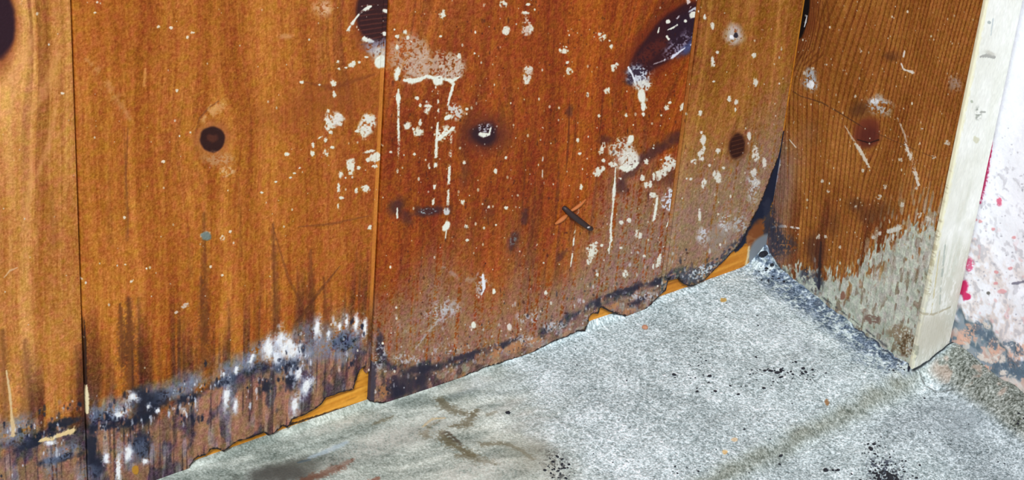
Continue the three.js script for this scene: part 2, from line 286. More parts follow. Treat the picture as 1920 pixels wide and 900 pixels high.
  for (const [x, y0, y1, w, al] of [[236, 240, 450, 4, 0.4], [244, 560, 740, 16, 0.8], [262, 560, 700, 8, 0.6], [228, 570, 680, 10, 0.75], [385, 400, 640, 10, 0.5], [380, 520, 690, 14, 0.55], [430, 560, 660, 8, 0.5], [515, 420, 620, 10, 0.6], [585, 470, 640, 10, 0.5], [610, 520, 620, 7, 0.75], [480, 540, 640, 6, 0.4], [340, 600, 710, 9, 0.45], [300, 640, 740, 8, 0.45], [50, 640, 780, 16, 0.5], [8, 620, 800, 14, 0.5], [158, 600, 800, 10, 0.65], [145, 650, 740, 14, 0.35], [672, 470, 560, 5, 0.4], [560, 500, 600, 5, 0.4], [355, 420, 520, 6, 0.3], [450, 330, 480, 5, 0.25], [205, 300, 460, 6, 0.2], [100, 360, 460, 9, 0.25]])
    W.stroke([[x - 3, y0], [x, (y0 + y1) / 2], [x + 2, y1]], [w * 0.4, w, w * 1.1], { c: [70, 34, 18], a: al * (w > 9 ? 0.75 : 0.5), soft: 0.98, rag: 0.8, h: -0.04, keep: (s) => s < SB1 });
  W.stroke([[636, 500], [600, 545], [560, 600]], [2, 6, 5], { c: [80, 40, 20], a: 0.5, soft: 0.7, bead: 0.2 });
  W.stroke([[510, 420], [540, 520], [585, 610]], [1, 4, 3], { c: [90, 44, 20], a: 0.4, soft: 0.7 });
  W.stroke([[690, 405], [620, 420], [560, 425]], [2, 4, 2], { c: [110, 56, 24], a: 0.5, soft: 0.7 });
  W.stroke([[566, 152], [620, 165], [700, 140]], [1, 8, 4], { c: [110, 50, 20], a: 0.45, soft: 0.8 });
  W.spot(600, 195, 90, 40, { c: [132, 62, 20], a: 0.35, soft: 0.8, rot: -15, h: 0, keep: p2 });
  // the tide of mould on the two left boards
  for (const [x, y, a, b, r] of [[270, 765, 26, 30, 0], [245, 792, 22, 8, -15], [300, 745, 18, 14, -20], [350, 748, 26, 9, -20], [420, 716, 24, 8, -22], [530, 682, 26, 12, -10], [545, 712, 10, 18, 10], [120, 792, 26, 7, -10], [60, 832, 26, 6, -22], [172, 840, 9, 40, 0], [180, 880, 12, 22, 0], [195, 800, 24, 5, -6], [262, 838, 18, 22, 0], [500, 725, 7, 14, 0], [110, 860, 40, 6, -14]])
    W.spot(x, y, a, b, { c: [26, 30, 46], a: 0.9, rot: r, soft: 0.5, rag: 0.6, h: -0.1 });
  for (const [x, y, a, b, r, al] of [[205, 774, 42, 15, -8, 0.9], [30, 810, 34, 22, -20, 0.75], [115, 848, 34, 13, -22, 0.8], [95, 875, 14, 26, 0, 0.6], [345, 728, 44, 12, -22, 0.75], [430, 700, 34, 14, -24, 0.75], [505, 660, 50, 24, -30, 0.75], [640, 645, 55, 28, -10, 0.8], [590, 640, 30, 36, 0, 0.6], [270, 845, 26, 22, 0, 0.55], [540, 690, 24, 14, 0, 0.6], [430, 735, 12, 30, 0, 0.45], [575, 720, 14, 26, 20, 0.6], [165, 885, 22, 16, 0, 0.5]])
    W.spot(x, y, a, b, { c: [122, 136, 160], a: al, rot: r, soft: 0.6, rag: 0.5, patch: 0.36, grain: 0.5 });
  for (const [x, y, a, b, r] of [[526, 640, 9, 24, 4], [518, 668, 8, 14, 8], [545, 655, 20, 22, 0], [505, 655, 12, 20, 0], [565, 653, 6, 12, 18], [595, 616, 7, 20, 2], [616, 628, 4, 9, 5], [637, 612, 5, 9, 15], [650, 603, 4, 13, 0], [668, 606, 6, 16, 0], [684, 615, 5, 20, 0], [472, 672, 5, 14, 12], [443, 694, 4, 9, 8], [420, 703, 3, 6, 0], [278, 762, 5, 6, 0], [296, 770, 5, 5, 0], [250, 745, 12, 9, -20], [224, 776, 12, 9, 0], [575, 724, 10, 20, 15], [553, 757, 8, 20, 12], [560, 700, 6, 12, 20], [240, 850, 9, 14, 0], [272, 865, 5, 6, 0], [200, 860, 6, 12, 0], [222, 880, 5, 26, 0], [425, 742, 7, 22, 4], [442, 760, 5, 14, 0], [345, 772, 4, 5, 0], [95, 830, 10, 5, 0]])
    { W.spot(x, y, a * 1.1, b * 1.1, { c: [214, 220, 232], a: 0.8, rot: r, soft: 0.6, rag: 0.8, fq: 1.5, patch: 0.36, grain: 0.4 }); W.spot(x, y, a * 0.62, b * 0.66, { c: [250, 250, 246], a: 0.95, rot: r, soft: 0.45, rag: 0.7, grain: 0.2 }); }
  W.stroke([[76, 826], [95, 822], [115, 815], [136, 808]], [5, 8, 6, 10], { c: [226, 196, 140], rag: 0.6 });
  W.stroke([[162, 722], [163, 745], [164, 774]], [2, 6, 4], { c: [232, 214, 170] }); W.stroke([[158, 600], [160, 660], [161, 720]], [1, 4, 3], { c: [40, 22, 16], a: 0.8 });
  W.stroke([[12, 695], [19, 740], [22, 780], [25, 815]], [2, 4, 3, 8], { c: [222, 190, 140], a: 0.9 }); W.spot(254, 882, 6, 8, { c: [180, 128, 40] });
  // tide of the third board
  W.stroke([[694, 690], [693, 720], [690, 754]], [18, 22, 22], { c: [60, 54, 66], a: 0.9, soft: 0.25, rag: 0.3, keep: p3 });
  for (const [x, y, a, b, r] of [[765, 720, 34, 18, -15], [740, 735, 20, 10, 0], [790, 712, 10, 22, 0], [800, 690, 40, 7, -8], [870, 668, 36, 5, -20], [940, 648, 30, 5, -22], [1170, 546, 40, 5, -18], [1235, 528, 26, 6, -18], [1122, 570, 5, 8, 0], [1194, 566, 18, 5, -25], [712, 650, 7, 26, 0]])
    W.spot(x, y, a, b, { c: [36, 34, 50], a: 0.8, rot: r, soft: 0.55, rag: 0.6, h: -0.08, keep: p3 });
  for (const [x, y, a, b] of [[755, 672, 20, 9], [780, 675, 10, 8], [712, 665, 12, 30], [985, 640, 26, 10], [1040, 612, 24, 10], [820, 588, 26, 20], [845, 575, 22, 16], [905, 532, 13, 20], [838, 655, 26, 12], [1200, 555, 34, 8], [1250, 505, 8, 30], [990, 596, 20, 10]])
    W.spot(x, y, a, b, { c: [196, 196, 200], a: 0.75, soft: 0.5, patch: 0.54, keep: p3 });
  W.stroke([[856, 562], [826, 596], [800, 626], [784, 648]], [8, 6, 5, 3], { c: [186, 182, 180], a: 0.65, bead: 0.36, rag: 1.1, soft: 0.8 });
  W.stroke([[742, 590], [748, 610], [770, 630]], [4, 8, 5], { c: [190, 168, 152], a: 0.5, bead: 0.42, rag: 1.1, soft: 0.9 }); W.stroke([[830, 500], [860, 520], [900, 528]], [3, 6, 8], { c: [180, 166, 158], a: 0.45, bead: 0.42, rag: 1.1, soft: 0.9 });
  W.stroke([[905, 515], [908, 540], [903, 552]], [4, 6, 3], { c: [230, 230, 230], bead: 0.2 }); W.spot(926, 546, 3, 6); W.spot(888, 609, 5, 6); W.spot(955, 612, 4, 7, { c: [220, 205, 190] });
  for (const [x, y, a, b] of [[720, 732, 12, 12], [930, 660, 20, 10], [970, 650, 22, 10], [1010, 636, 12, 8], [1150, 575, 16, 5], [1180, 584, 14, 5], [870, 706, 10, 5]]) W.spot(x, y, a, b, { c: [186, 124, 74], a: 0.7, soft: 0.5, patch: 0.4, rot: -20, keep: p3 });
  // the grey scoured patch and the paint runs of the third board
  W.spot(770, 112, 40, 42, { c: [196, 168, 148], a: 0.75, patch: 0.47, soft: 0.3, rag: 0.3, rot: 20, lean: 0.06, keep: p3 });
  W.spot(812, 124, 58, 26, { c: [196, 170, 150], a: 0.8, patch: 0.42, soft: 0.25, rag: 0.3, lean: -0.06, keep: p3 });
  W.spot(845, 132, 24, 24, { c: [206, 188, 170], a: 0.8, patch: 0.46, soft: 0.3, keep: p3 });
  W.stroke([[758, 150], [776, 152], [792, 147], [800, 143], [812, 146]], [4, 8, 8, 5, 4], { keep: p3 }); W.spot(821, 151, 11, 8, { rag: 0.4 }); W.stroke([[833, 148], [848, 152], [862, 144]], [4, 6, 3], { bead: 0.2 });
  W.stroke([[744, 146], [746, 132]], [7, 9], { bead: 0.15, keep: p3 });
  W.stroke([[747, 168], [747, 230], [748, 280], [746, 305]], [3, 4, 4, 2], { bead: 0.42, keep: p3 }); W.stroke([[746, 305], [745, 340], [747, 360]], 3, { bead: 0.5, keep: p3 }); W.spot(747, 185, 5, 10, { keep: p3 }); W.stroke([[745, 390], [745, 408]], [2, 4], { keep: p3 });
  W.stroke([[821, 165], [822, 210], [819, 255], [817, 300], [815, 350], [812, 382]], [3, 3, 4, 5, 5, 4], { bead: 0.45 });
  W.stroke([[850, 158], [844, 180], [840, 196]], [6, 5, 3], { bead: 0.35 }); W.stroke([[846, 256], [844, 300], [842, 330], [840, 380], [838, 400]], [3, 5, 5, 4, 5], { bead: 0.42 }); W.spot(838, 396, 6, 7, { c: [200, 196, 190] }); W.spot(837, 424, 6, 9, { rot: 25 }); W.stroke([[837, 432], [835, 448]], 2);
  W.spot(854, 209, 17, 15, { c: [206, 196, 184], patch: 0.4 }); W.spot(840, 220, 8, 4, { rot: -20 }); W.spot(835, 250, 18, 12, { patch: 0.45, rot: -25 }); W.stroke([[820, 262], [832, 254], [850, 240]], [6, 7, 5], { bead: 0.15 });
  // --- specks and splashes of white paint: x, y, rx, ry, tilt
  const splash = (list, o = {}) => { for (const [x, y, a, b = a, r = 0] of list) W.spot(x, y, a * 0.92, b * 0.92, { a: 0.93, rot: r, rag: 0.62, soft: 0.25, fq: 1.7, patch: Math.min(a, b) > 4.5 ? 0.3 : 0, ...o }); };
  splash([[660, 121, 9, 5, -35], [649, 127, 3, 2], [636, 129, 3], [634, 116, 3], [687, 107, 4, 2], [674, 117, 3], [566, 154, 4, 3], [599, 159, 3, 2], [625, 156, 6, 7], [627, 177, 4, 6], [615, 208, 3, 4], [611, 224, 4], [618, 236, 9, 9], [634, 224, 11, 12, 10], [616, 228, 6, 4], [683, 248, 12, 11, -20], [694, 222, 9, 9], [669, 246, 4, 3], [620, 248, 4, 3], [600, 258, 5, 2, -30], [611, 263, 3, 4], [586, 288, 4, 6], [587, 272, 3, 5], [611, 286, 5, 8], [623, 277, 5, 3], [538, 289, 4, 4], [704, 295, 11, 9], [703, 312, 6, 3], [657, 313, 9, 15], [672, 315, 4], [639, 327, 4, 6], [648, 334, 2], [635, 353, 3, 9], [640, 371, 5, 3], [634, 386, 2, 5], [685, 354, 8, 7], [668, 357, 3, 5], [552, 325, 3, 2], [562, 315, 2], [545, 333, 3, 2], [517, 341, 3, 2], [491, 361, 3, 2], [693, 426, 4, 5], [690, 300, 5, 4], [692, 284, 10, 3, -12]], { keep: p2 });
  W.spot(690, 232, 16, 20, { c: [220, 214, 198], patch: 0.42, keep: p2, rot: 20 }); W.spot(628, 222, 16, 14, { c: [220, 210, 196], patch: 0.42, keep: p2 });
  W.spot(604, 16, 16, 12, { c: [236, 196, 160], a: 0.7, patch: 0.4, soft: 0.7 }); W.spot(535, 68, 12, 5, { c: [226, 176, 130], a: 0.4, soft: 0.6 });  // first spot: whitish highlight painted into the wood colour
  splash([[830, 27, 6, 8], [745, 68, 4], [760, 60, 4], [765, 71, 3, 4], [771, 78, 2], [745, 88, 3, 5], [782, 184, 4], [801, 203, 8, 12, 15], [788, 197, 3, 4], [763, 236, 8, 8], [784, 247, 9, 9], [788, 230, 4, 6], [775, 242, 3], [733, 285, 3], [777, 289, 3], [805, 315, 2], [943, 8, 7, 6], [948, 58, 8, 9], [870, 305, 3, 4], [929, 321, 4, 5], [868, 379, 5], [861, 105, 4, 5], [890, 100, 2], [875, 205, 3], [740, 55, 2], [826, 68, 3, 2], [948, 296, 3], [916, 388, 3], [949, 390, 4, 3], [874, 425, 4], [876, 450, 3], [990, 8, 4, 3], [1003, 18, 2], [992, 55, 8, 9], [985, 24, 7, 4], [988, 150, 7, 12, 15], [990, 130, 8, 6], [1058, 96, 7, 5], [1050, 94, 3], [1064, 117, 3], [1068, 134, 7, 7], [1062, 88, 2], [1130, 70, 6, 8], [1124, 64, 3], [1146, 87, 3, 5], [1143, 76, 2], [1151, 127, 6, 7], [1157, 120, 4, 3], [1102, 178, 3, 5], [1123, 217, 3], [1138, 170, 6, 6], [1083, 263, 3, 4], [1087, 288, 3], [1129, 278, 5, 11, 15], [1120, 322, 9, 8, -30], [1131, 315, 4, 5], [1131, 301, 4, 4], [1149, 308, 8, 5], [1090, 351, 3, 6], [1212, 303, 4, 5], [1225, 278, 2], [1240, 325, 14, 9, -38], [1252, 313, 8, 10, 20], [1205, 334, 4, 6], [1211, 347, 4, 6], [1219, 346, 4, 7], [1225, 366, 7, 6], [1226, 330, 3, 8], [1256, 357, 3], [1281, 200, 8, 7, -20], [1250, 202, 5, 5], [1256, 192, 3], [1240, 216, 2], [1174, 216, 3, 4], [1274, 335, 2], [1165, 417, 4], [1180, 413, 5, 4], [1196, 440, 7, 8], [1164, 335, 2], [1110, 470, 11, 12, 20], [1106, 487, 5, 9, 20], [1172, 514, 6, 7, 30], [1235, 490, 4, 13, 15], [1164, 465, 3], [1120, 515, 3], [1118, 455, 3], [1128, 460, 3], [1141, 468, 3], [1023, 549, 4], [1225, 500, 2, 5], [1208, 480, 3]], { keep: p3 });
  W.spot(1166, 280, 24, 20, { c: [206, 196, 178], patch: 0.45, rot: -20, keep: p3 }); W.spot(1177, 300, 20, 20, { c: [222, 216, 200], patch: 0.36, keep: p3 }); W.stroke([[1164, 314], [1176, 318], [1190, 312], [1196, 306]], [6, 9, 9, 5], { keep: p3 }); W.spot(1182, 262, 5, 8, { rot: 20, keep: p3 });
  W.spot(1254, 306, 14, 14, { c: [220, 216, 200], patch: 0.45, keep: p3 }); W.spot(1257, 376, 16, 22, { c: [214, 216, 222], patch: 0.48, rot: 10, keep: p3 }); W.stroke([[1232, 372], [1230, 390], [1226, 412]], [4, 6, 6], { keep: p3 }); W.stroke([[1262, 390], [1256, 410], [1250, 425]], [5, 5, 3], { bead: 0.3, keep: p3 });
  W.stroke([[1154, 315], [1153, 335], [1151, 358], [1150, 380], [1147, 410], [1145, 430], [1146, 452]], [2, 3, 7, 3, 4, 4, 5], { bead: 0.12, keep: p3 }); W.stroke([[1144, 455], [1142, 475]], [3, 2], { bead: 0.4 });
  W.stroke([[1088, 380], [1084, 400], [1078, 430], [1074, 470], [1070, 500]], [3, 3, 3, 3, 2], { bead: 0.5 });
  W.stroke([[1018, 290], [1017, 330], [1022, 350]], [3, 2, 2], { bead: 0.5, c: [210, 190, 170] });
  W.spot(988, 50, 9, 20, { c: [206, 180, 160], patch: 0.45 }); W.spot(990, 136, 9, 14, { c: [206, 186, 166], patch: 0.42 });
  splash([[1336, 48, 4, 7], [1321, 32, 3, 6], [1337, 120, 5, 6], [1336, 111, 3, 6], [1345, 98, 3], [1416, 154, 5, 9], [1414, 103, 4, 5], [1381, 191, 4, 5], [1379, 206, 2, 4], [1367, 186, 4, 6], [1313, 212, 4, 6], [1338, 153, 3, 2], [1315, 248, 3], [1319, 262, 6, 9], [1314, 290, 6, 10, 20], [1320, 278, 3, 5], [1301, 303, 6, 5, -30], [1317, 298, 4], [1345, 328, 8, 8], [1348, 338, 5], [1357, 315, 3], [1320, 344, 5, 8, 15], [1346, 283, 5, 5], [1416, 290, 7, 14], [1405, 255, 4, 8], [1433, 305, 4, 10], [1414, 325, 6, 9], [1417, 343, 8, 8], [1312, 404, 3, 12], [1296, 336, 3], [1288, 335, 2], [1330, 310, 3]], { keep: p4, c: [226, 222, 206] });
  W.spot(1377, 66, 14, 17, { c: [206, 204, 204], a: 0.8, soft: 0.7, patch: 0.3 }); W.spot(1380, 66, 4, 5, { c: [50, 44, 50], h: -0.2 }); W.spot(1372, 70, 4, 4, { c: [240, 240, 240] });
  W.spot(1360, 418, 12, 18, { c: [206, 204, 200], patch: 0.42, soft: 0.5 }); W.spot(1320, 440, 12, 16, { c: [200, 196, 196], patch: 0.45, soft: 0.6 }); W.spot(1388, 420, 14, 22, { c: [180, 176, 170], patch: 0.5, soft: 0.6 }); W.spot(1412, 350, 12, 24, { c: [196, 192, 186], patch: 0.5, soft: 0.5 });
  W.spot(1300, 515, 26, 12, { c: [70, 74, 84], a: 0.8, patch: 0.35, rot: -15 }); W.spot(1310, 512, 30, 12, { c: [196, 204, 206], patch: 0.62, rot: -20 });
  W.spot(1352, 445, 20, 30, { c: [150, 136, 126], a: 0.7, patch: 0.4, soft: 0.6, rot: 35 });
  splash([[348, 573, 8, 5, -25], [330, 586, 4, 3, -20], [386, 442, 9, 8]], { c: [214, 196, 180], a: 0.85 }); W.spot(386, 443, 8, 7, { c: [120, 128, 120], a: 0.9 }); splash([[418, 446, 6, 5], [432, 434, 3], [332, 170, 3], [352, 70, 3], [361, 61, 4, 2], [297, 50, 3], [178, 24, 3, 2], [182, 4, 3, 2], [306, 303, 4, 3], [233, 408, 3], [117, 175, 4, 2], [320, 52, 4, 3], [395, 500, 3], [417, 516, 3], [246, 528, 3], [235, 496, 2], [152, 523, 3, 2]], { c: [232, 216, 190] });
  W.spot(386, 443, 9, 8, { c: [112, 122, 112], a: 0.8 });
  W.stroke([[8, 520], [18, 508], [32, 502]], [2, 3, 2], { c: [220, 180, 140], a: 0.7 });
  W.stroke([[160, 110], [190, 140], [215, 180], [232, 205], [245, 225]], [4, 9, 10, 9, 4], { c: [206, 150, 100], a: 0.4, soft: 0.95, rag: 0.9, bead: 0.3, h: 0 }); W.stroke([[272, 130], [270, 160]], [3, 4], { c: [226, 160, 90], a: 0.5 });
  W.stroke([[240, 240], [236, 330], [240, 400], [240, 450]], [2, 3, 2, 2], { c: [120, 62, 28], a: 0.5, bead: 0.25, h: -0.1 });
  for (const [x0, y0, x1, y1, w] of [[60, 70, 20, 150, 18], [110, 100, 60, 210, 16], [105, 200, 70, 330, 10], [60, 300, 40, 440, 8], [250, 250, 230, 340, 8]]) W.stroke([[x0, y0], [(x0 + x1) / 2 + 6, (y0 + y1) / 2], [x1, y1]], [w * 0.4, w, w * 0.5], { c: [226, 158, 96], a: 0.4, soft: 0.9, rag: 0.6, h: 0, keep: (s) => s < SA });
  // mould colonies and salt crumbs crowding along the tide line
  { const q = rng(88), path = [[0, 842], [60, 822], [110, 806], [165, 795], [250, 782], [300, 768], [340, 748], [400, 726], [450, 706], [520, 684], [580, 655], [640, 635], [690, 640]];
    for (let i = 0; i < 620; i++) {
      const x = q() * 690; let k = 1; while (k < path.length - 1 && path[k][0] < x) k++;
      const [ax, ay] = path[k - 1], [bx, by] = path[k], y0 = ay + (by - ay) * (x - ax) / (bx - ax), y = y0 + (q() + q() - 0.9) * 62, w = q(), n = fbm(x * 0.02, y * 0.02, 2);
      if (y > 893 || n < 0.4) continue;
      const z = 0.9 + 2.4 * q() * q();
      if (w < 0.42) W.spot(x, y, z, z * (1.3 + 2 * q()), { c: [214, 218, 226], a: 0.35 + 0.5 * q(), soft: 0.5, rag: 0.7, h: 0.1 });
      else if (w < 0.8) W.spot(x, y, z * 1.3, z * (1.6 + 2.4 * q()), { c: [24, 28, 46], a: 0.4 + 0.5 * q(), soft: 0.5, rag: 0.7, h: -0.1 });
      else W.spot(x, y, z * 1.2, z * (1.2 + 2 * q()), { c: [168, 116, 86], a: 0.4 + 0.4 * q(), soft: 0.6, rag: 0.7, h: 0 });
    }
    for (let i = 0; i < 420; i++) {
      const x = 700 + q() * 720, base = 752 - (x - 690) * 0.352, y = base - q() * q() * 120, w = q(), z = 0.8 + 2 * q() * q();
      W.spot(x, y, z, z * (1 + 1.4 * q()), { c: w < 0.45 ? [206, 206, 206] : w < 0.8 ? [40, 40, 52] : [176, 122, 84], a: 0.3 + 0.5 * q(), soft: 0.5, rag: 0.7, h: 0.04 });
    } }
  // thin shadow lines painted dark along the broken rims
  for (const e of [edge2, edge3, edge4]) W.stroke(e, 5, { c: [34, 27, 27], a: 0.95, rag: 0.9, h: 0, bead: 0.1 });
  // fine spatter
  const r = rng(41);
  for (let i = 0; i < 1500; i++) {
    const x = r() * 1470, y = r() * 700, dn = fbm(x * 0.012 + 3, y * 0.012, 2);
    const pr = (x > 730 ? 0.85 : x > 480 ? 0.5 : 0.22) * ss(0.25, 0.65, dn), q = r(), sz = 0.7 + 1.5 * Math.pow(r(), 3), tone = r();
    if (q > pr) continue;
    W.spot(x, y, sz, sz * (1 + r() * 0.8), { c: [206 + 36 * tone, 196 + 40 * tone, 176 + 40 * tone], a: 0.5 + 0.5 * r(), rag: 0.2, h: 0.06 });
  }
  for (let i = 0; i < 420; i++) { const x = 730 + r() * 560, y = r() * 640; W.spot(x, y, 0.8 + 2 * r() * r(), 1 + 5 * r() * r(), { c: [60, 22, 12], a: 0.35 + 0.3 * r(), h: -0.06 }); }
}
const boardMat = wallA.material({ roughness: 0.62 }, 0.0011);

// ---------------------------------------------------------------- board wall: geometry
const wall_left = tag(group('wall_left'), 'wall of wide knotty brown boards, rotted and mouldy along the concrete floor', 'wall', { kind: 'structure' });
const TOP = 2.0;
const jr = rng(5);
function ragged(px, amp = 1) { // a broken edge through points of the photograph, in metres on the board face
  const out = [];
  for (let i = 0; i < px.length; i++) {
    if (i) { const [ax, ay] = px[i - 1], [bx, by] = px[i], n = Math.max(1, Math.round(Math.hypot(bx - ax, by - ay) / 5)); for (let k = 1; k < n; k++) out.push([ax + (bx - ax) * k / n + (jr() - 0.5) * 2 * amp, ay + (by - ay) * k / n + (jr() - 0.5) * 2 * amp]); }
    out.push(px[i]);
  }
  return out.map(([x, y]) => { const p = onPlane(x, y, 2, T); return [p.x, Math.max(p.y, -0.0056)]; });
}
function boardGeometry(outline, z0, depth, shift = 0, raise = TOP) {
  const sh = new THREE.Shape(outline.map(([x, y]) => new THREE.Vector2(x, y)));
  const g = new THREE.ExtrudeGeometry(sh, { depth, bevelEnabled: true, bevelThickness: 0.0004, bevelSize: 0.0003, bevelOffset: -0.0003, bevelSegments: 2, curveSegments: 1 });
  g.translate(0, 0, z0);
  return setUV(g, wallA, (x, y) => [x + shift, y]);
}
const low = (a, b) => { const o = []; for (let i = 0; i <= 24; i++) o.push([a + (b - a) * i / 24, -0.001 - 0.0015 * jr()]); return o; };
const e2 = ragged(edge2), e3 = ragged(edge3), e4 = ragged(edge4, 0.8);
const TOPS = [0.37, TOP];
const side = (x, from, to) => from < to ? [[x, 0.37], [x, to]] : [[x, from], [x, 0.37]];
function plank(outline, shift) { return mesh('plank', boardGeometry(outline, 0.0006, T - 0.001, shift), boardMat, wall_left); }
const L1 = -0.7065;
const b1 = [...low(L1 + 0.0006, SA - 0.0005), ...side(SA - 0.0005, 0, TOP), ...side(L1 + 0.0006, TOP, 0)];
plank(b1).userData.label = 'plank with a big dark knot cut by the frame';
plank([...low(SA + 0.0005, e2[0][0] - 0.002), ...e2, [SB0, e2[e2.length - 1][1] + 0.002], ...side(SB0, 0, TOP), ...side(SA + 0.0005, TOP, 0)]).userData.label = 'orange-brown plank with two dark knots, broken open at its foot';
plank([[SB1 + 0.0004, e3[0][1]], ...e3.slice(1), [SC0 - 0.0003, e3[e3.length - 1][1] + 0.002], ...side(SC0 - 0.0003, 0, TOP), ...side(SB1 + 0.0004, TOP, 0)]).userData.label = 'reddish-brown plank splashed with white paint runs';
{
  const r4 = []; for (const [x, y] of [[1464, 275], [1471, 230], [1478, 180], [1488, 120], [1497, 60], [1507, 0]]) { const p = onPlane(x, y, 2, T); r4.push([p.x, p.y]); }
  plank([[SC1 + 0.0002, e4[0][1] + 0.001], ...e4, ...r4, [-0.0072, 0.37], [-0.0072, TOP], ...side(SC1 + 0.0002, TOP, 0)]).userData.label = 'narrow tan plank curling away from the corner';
}
// further boards of the same wall, beyond the frame
plank([...low(L1 - 0.19 + 0.0006, L1 - 0.0006).map(([x, y]) => [x, y]), ...side(L1 - 0.0006, 0, TOP), ...side(L1 - 0.19 + 0.0006, TOP, 0)], 0.195);
plank([...low(-1.12, L1 - 0.1912), ...side(L1 - 0.1912, 0, TOP), ...side(-1.12, TOP, 0)], 0.41);
// tongues showing in the two open joints
for (const [a, b, y0] of [[SB0 + 0.0003, SB1 - 0.0005, onPlane(690, 700, 2, T).y], [SC0 + 0.0007, SC1 - 0.0002, onPlane(1266, 521, 2, T).y]])
  mesh('tongue', boardGeometry([[a, y0], [b, y0 + 0.0006], ...side(b, 0, TOP), ...side(a, TOP, 0)], 0.0005, 0.0026), null, wall_left);

// fresh wood of the backing behind the boards
const backSheet = new Sheet(1024, 320, [[-0.75, 0], [0.001, 1024]], [[-0.012, 0], [0.15, 320]], 2, 0, 'x', 'y');
backSheet.fill((s, t, o) => {
  const g = fbm(s * 22 + 3, (t - s * 0.05) * 420, 3), n = vn(s * 900, t * 900), k = cl(g * 1.5 - 0.25);
  const right = ss(-0.18, -0.14, s);
  o[0] = 206 + 30 * k + 14 * (n - 0.5) - 16 * right; o[1] = 132 + 36 * k + 12 * (n - 0.5) - 18 * right; o[2] = 36 + 26 * k + 8 * (n - 0.5) - 8 * right; o[3] = 0.5 + 0.1 * (g - 0.5);
  mix3(o, [120, 66, 20], 0.35 * ss(0.66, 0.78, vn(s * 60, t * 800)));
});
{
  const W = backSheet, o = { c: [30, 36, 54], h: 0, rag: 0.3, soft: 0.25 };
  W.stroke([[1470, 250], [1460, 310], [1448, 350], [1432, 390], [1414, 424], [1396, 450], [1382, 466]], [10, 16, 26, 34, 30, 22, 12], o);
  W.spot(1418, 438, 14, 26, { c: [132, 76, 40], rot: 25, rag: 0.3, h: 0.1 }); W.spot(1408, 448, 10, 12, { c: [150, 96, 56], patch: 0.4 });
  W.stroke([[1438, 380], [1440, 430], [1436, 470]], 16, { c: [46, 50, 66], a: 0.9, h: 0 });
  W.spot(1440, 480, 36, 40, { c: [128, 134, 138], a: 1, soft: 0.1, rag: 0.1, h: 0, rot: 20 });
  W.stroke([[540, 797], [685, 753], [1100, 611], [1400, 501]], 4, { c: [50, 32, 22], a: 0.9, rag: 0.8, h: 0 });  // first stroke: shadow line painted dark along the foot of the backing
  W.stroke([[1404, 464], [1403, 480], [1398, 498]], [5, 4, 5], { c: [226, 206, 160], a: 0.9 });
}
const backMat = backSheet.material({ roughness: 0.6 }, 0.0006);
for (const m of wall_left.children) if (m.name === 'tongue') { m.material = boardMat; m.userData.label = 'recessed tongue showing in the joint between planks'; }
{
  const g = new THREE.BoxGeometry(1.4, TOP + 0.02, 0.024, 1, 1, 1); g.translate(-0.66, (TOP - 0.02) / 2, -0.012);
  const m = mesh('backing_board', setUV(g, backSheet, (x, y) => [x, y]), backMat, wall_left); m.userData.label = 'bright orange fresh wood behind the broken planks';
}

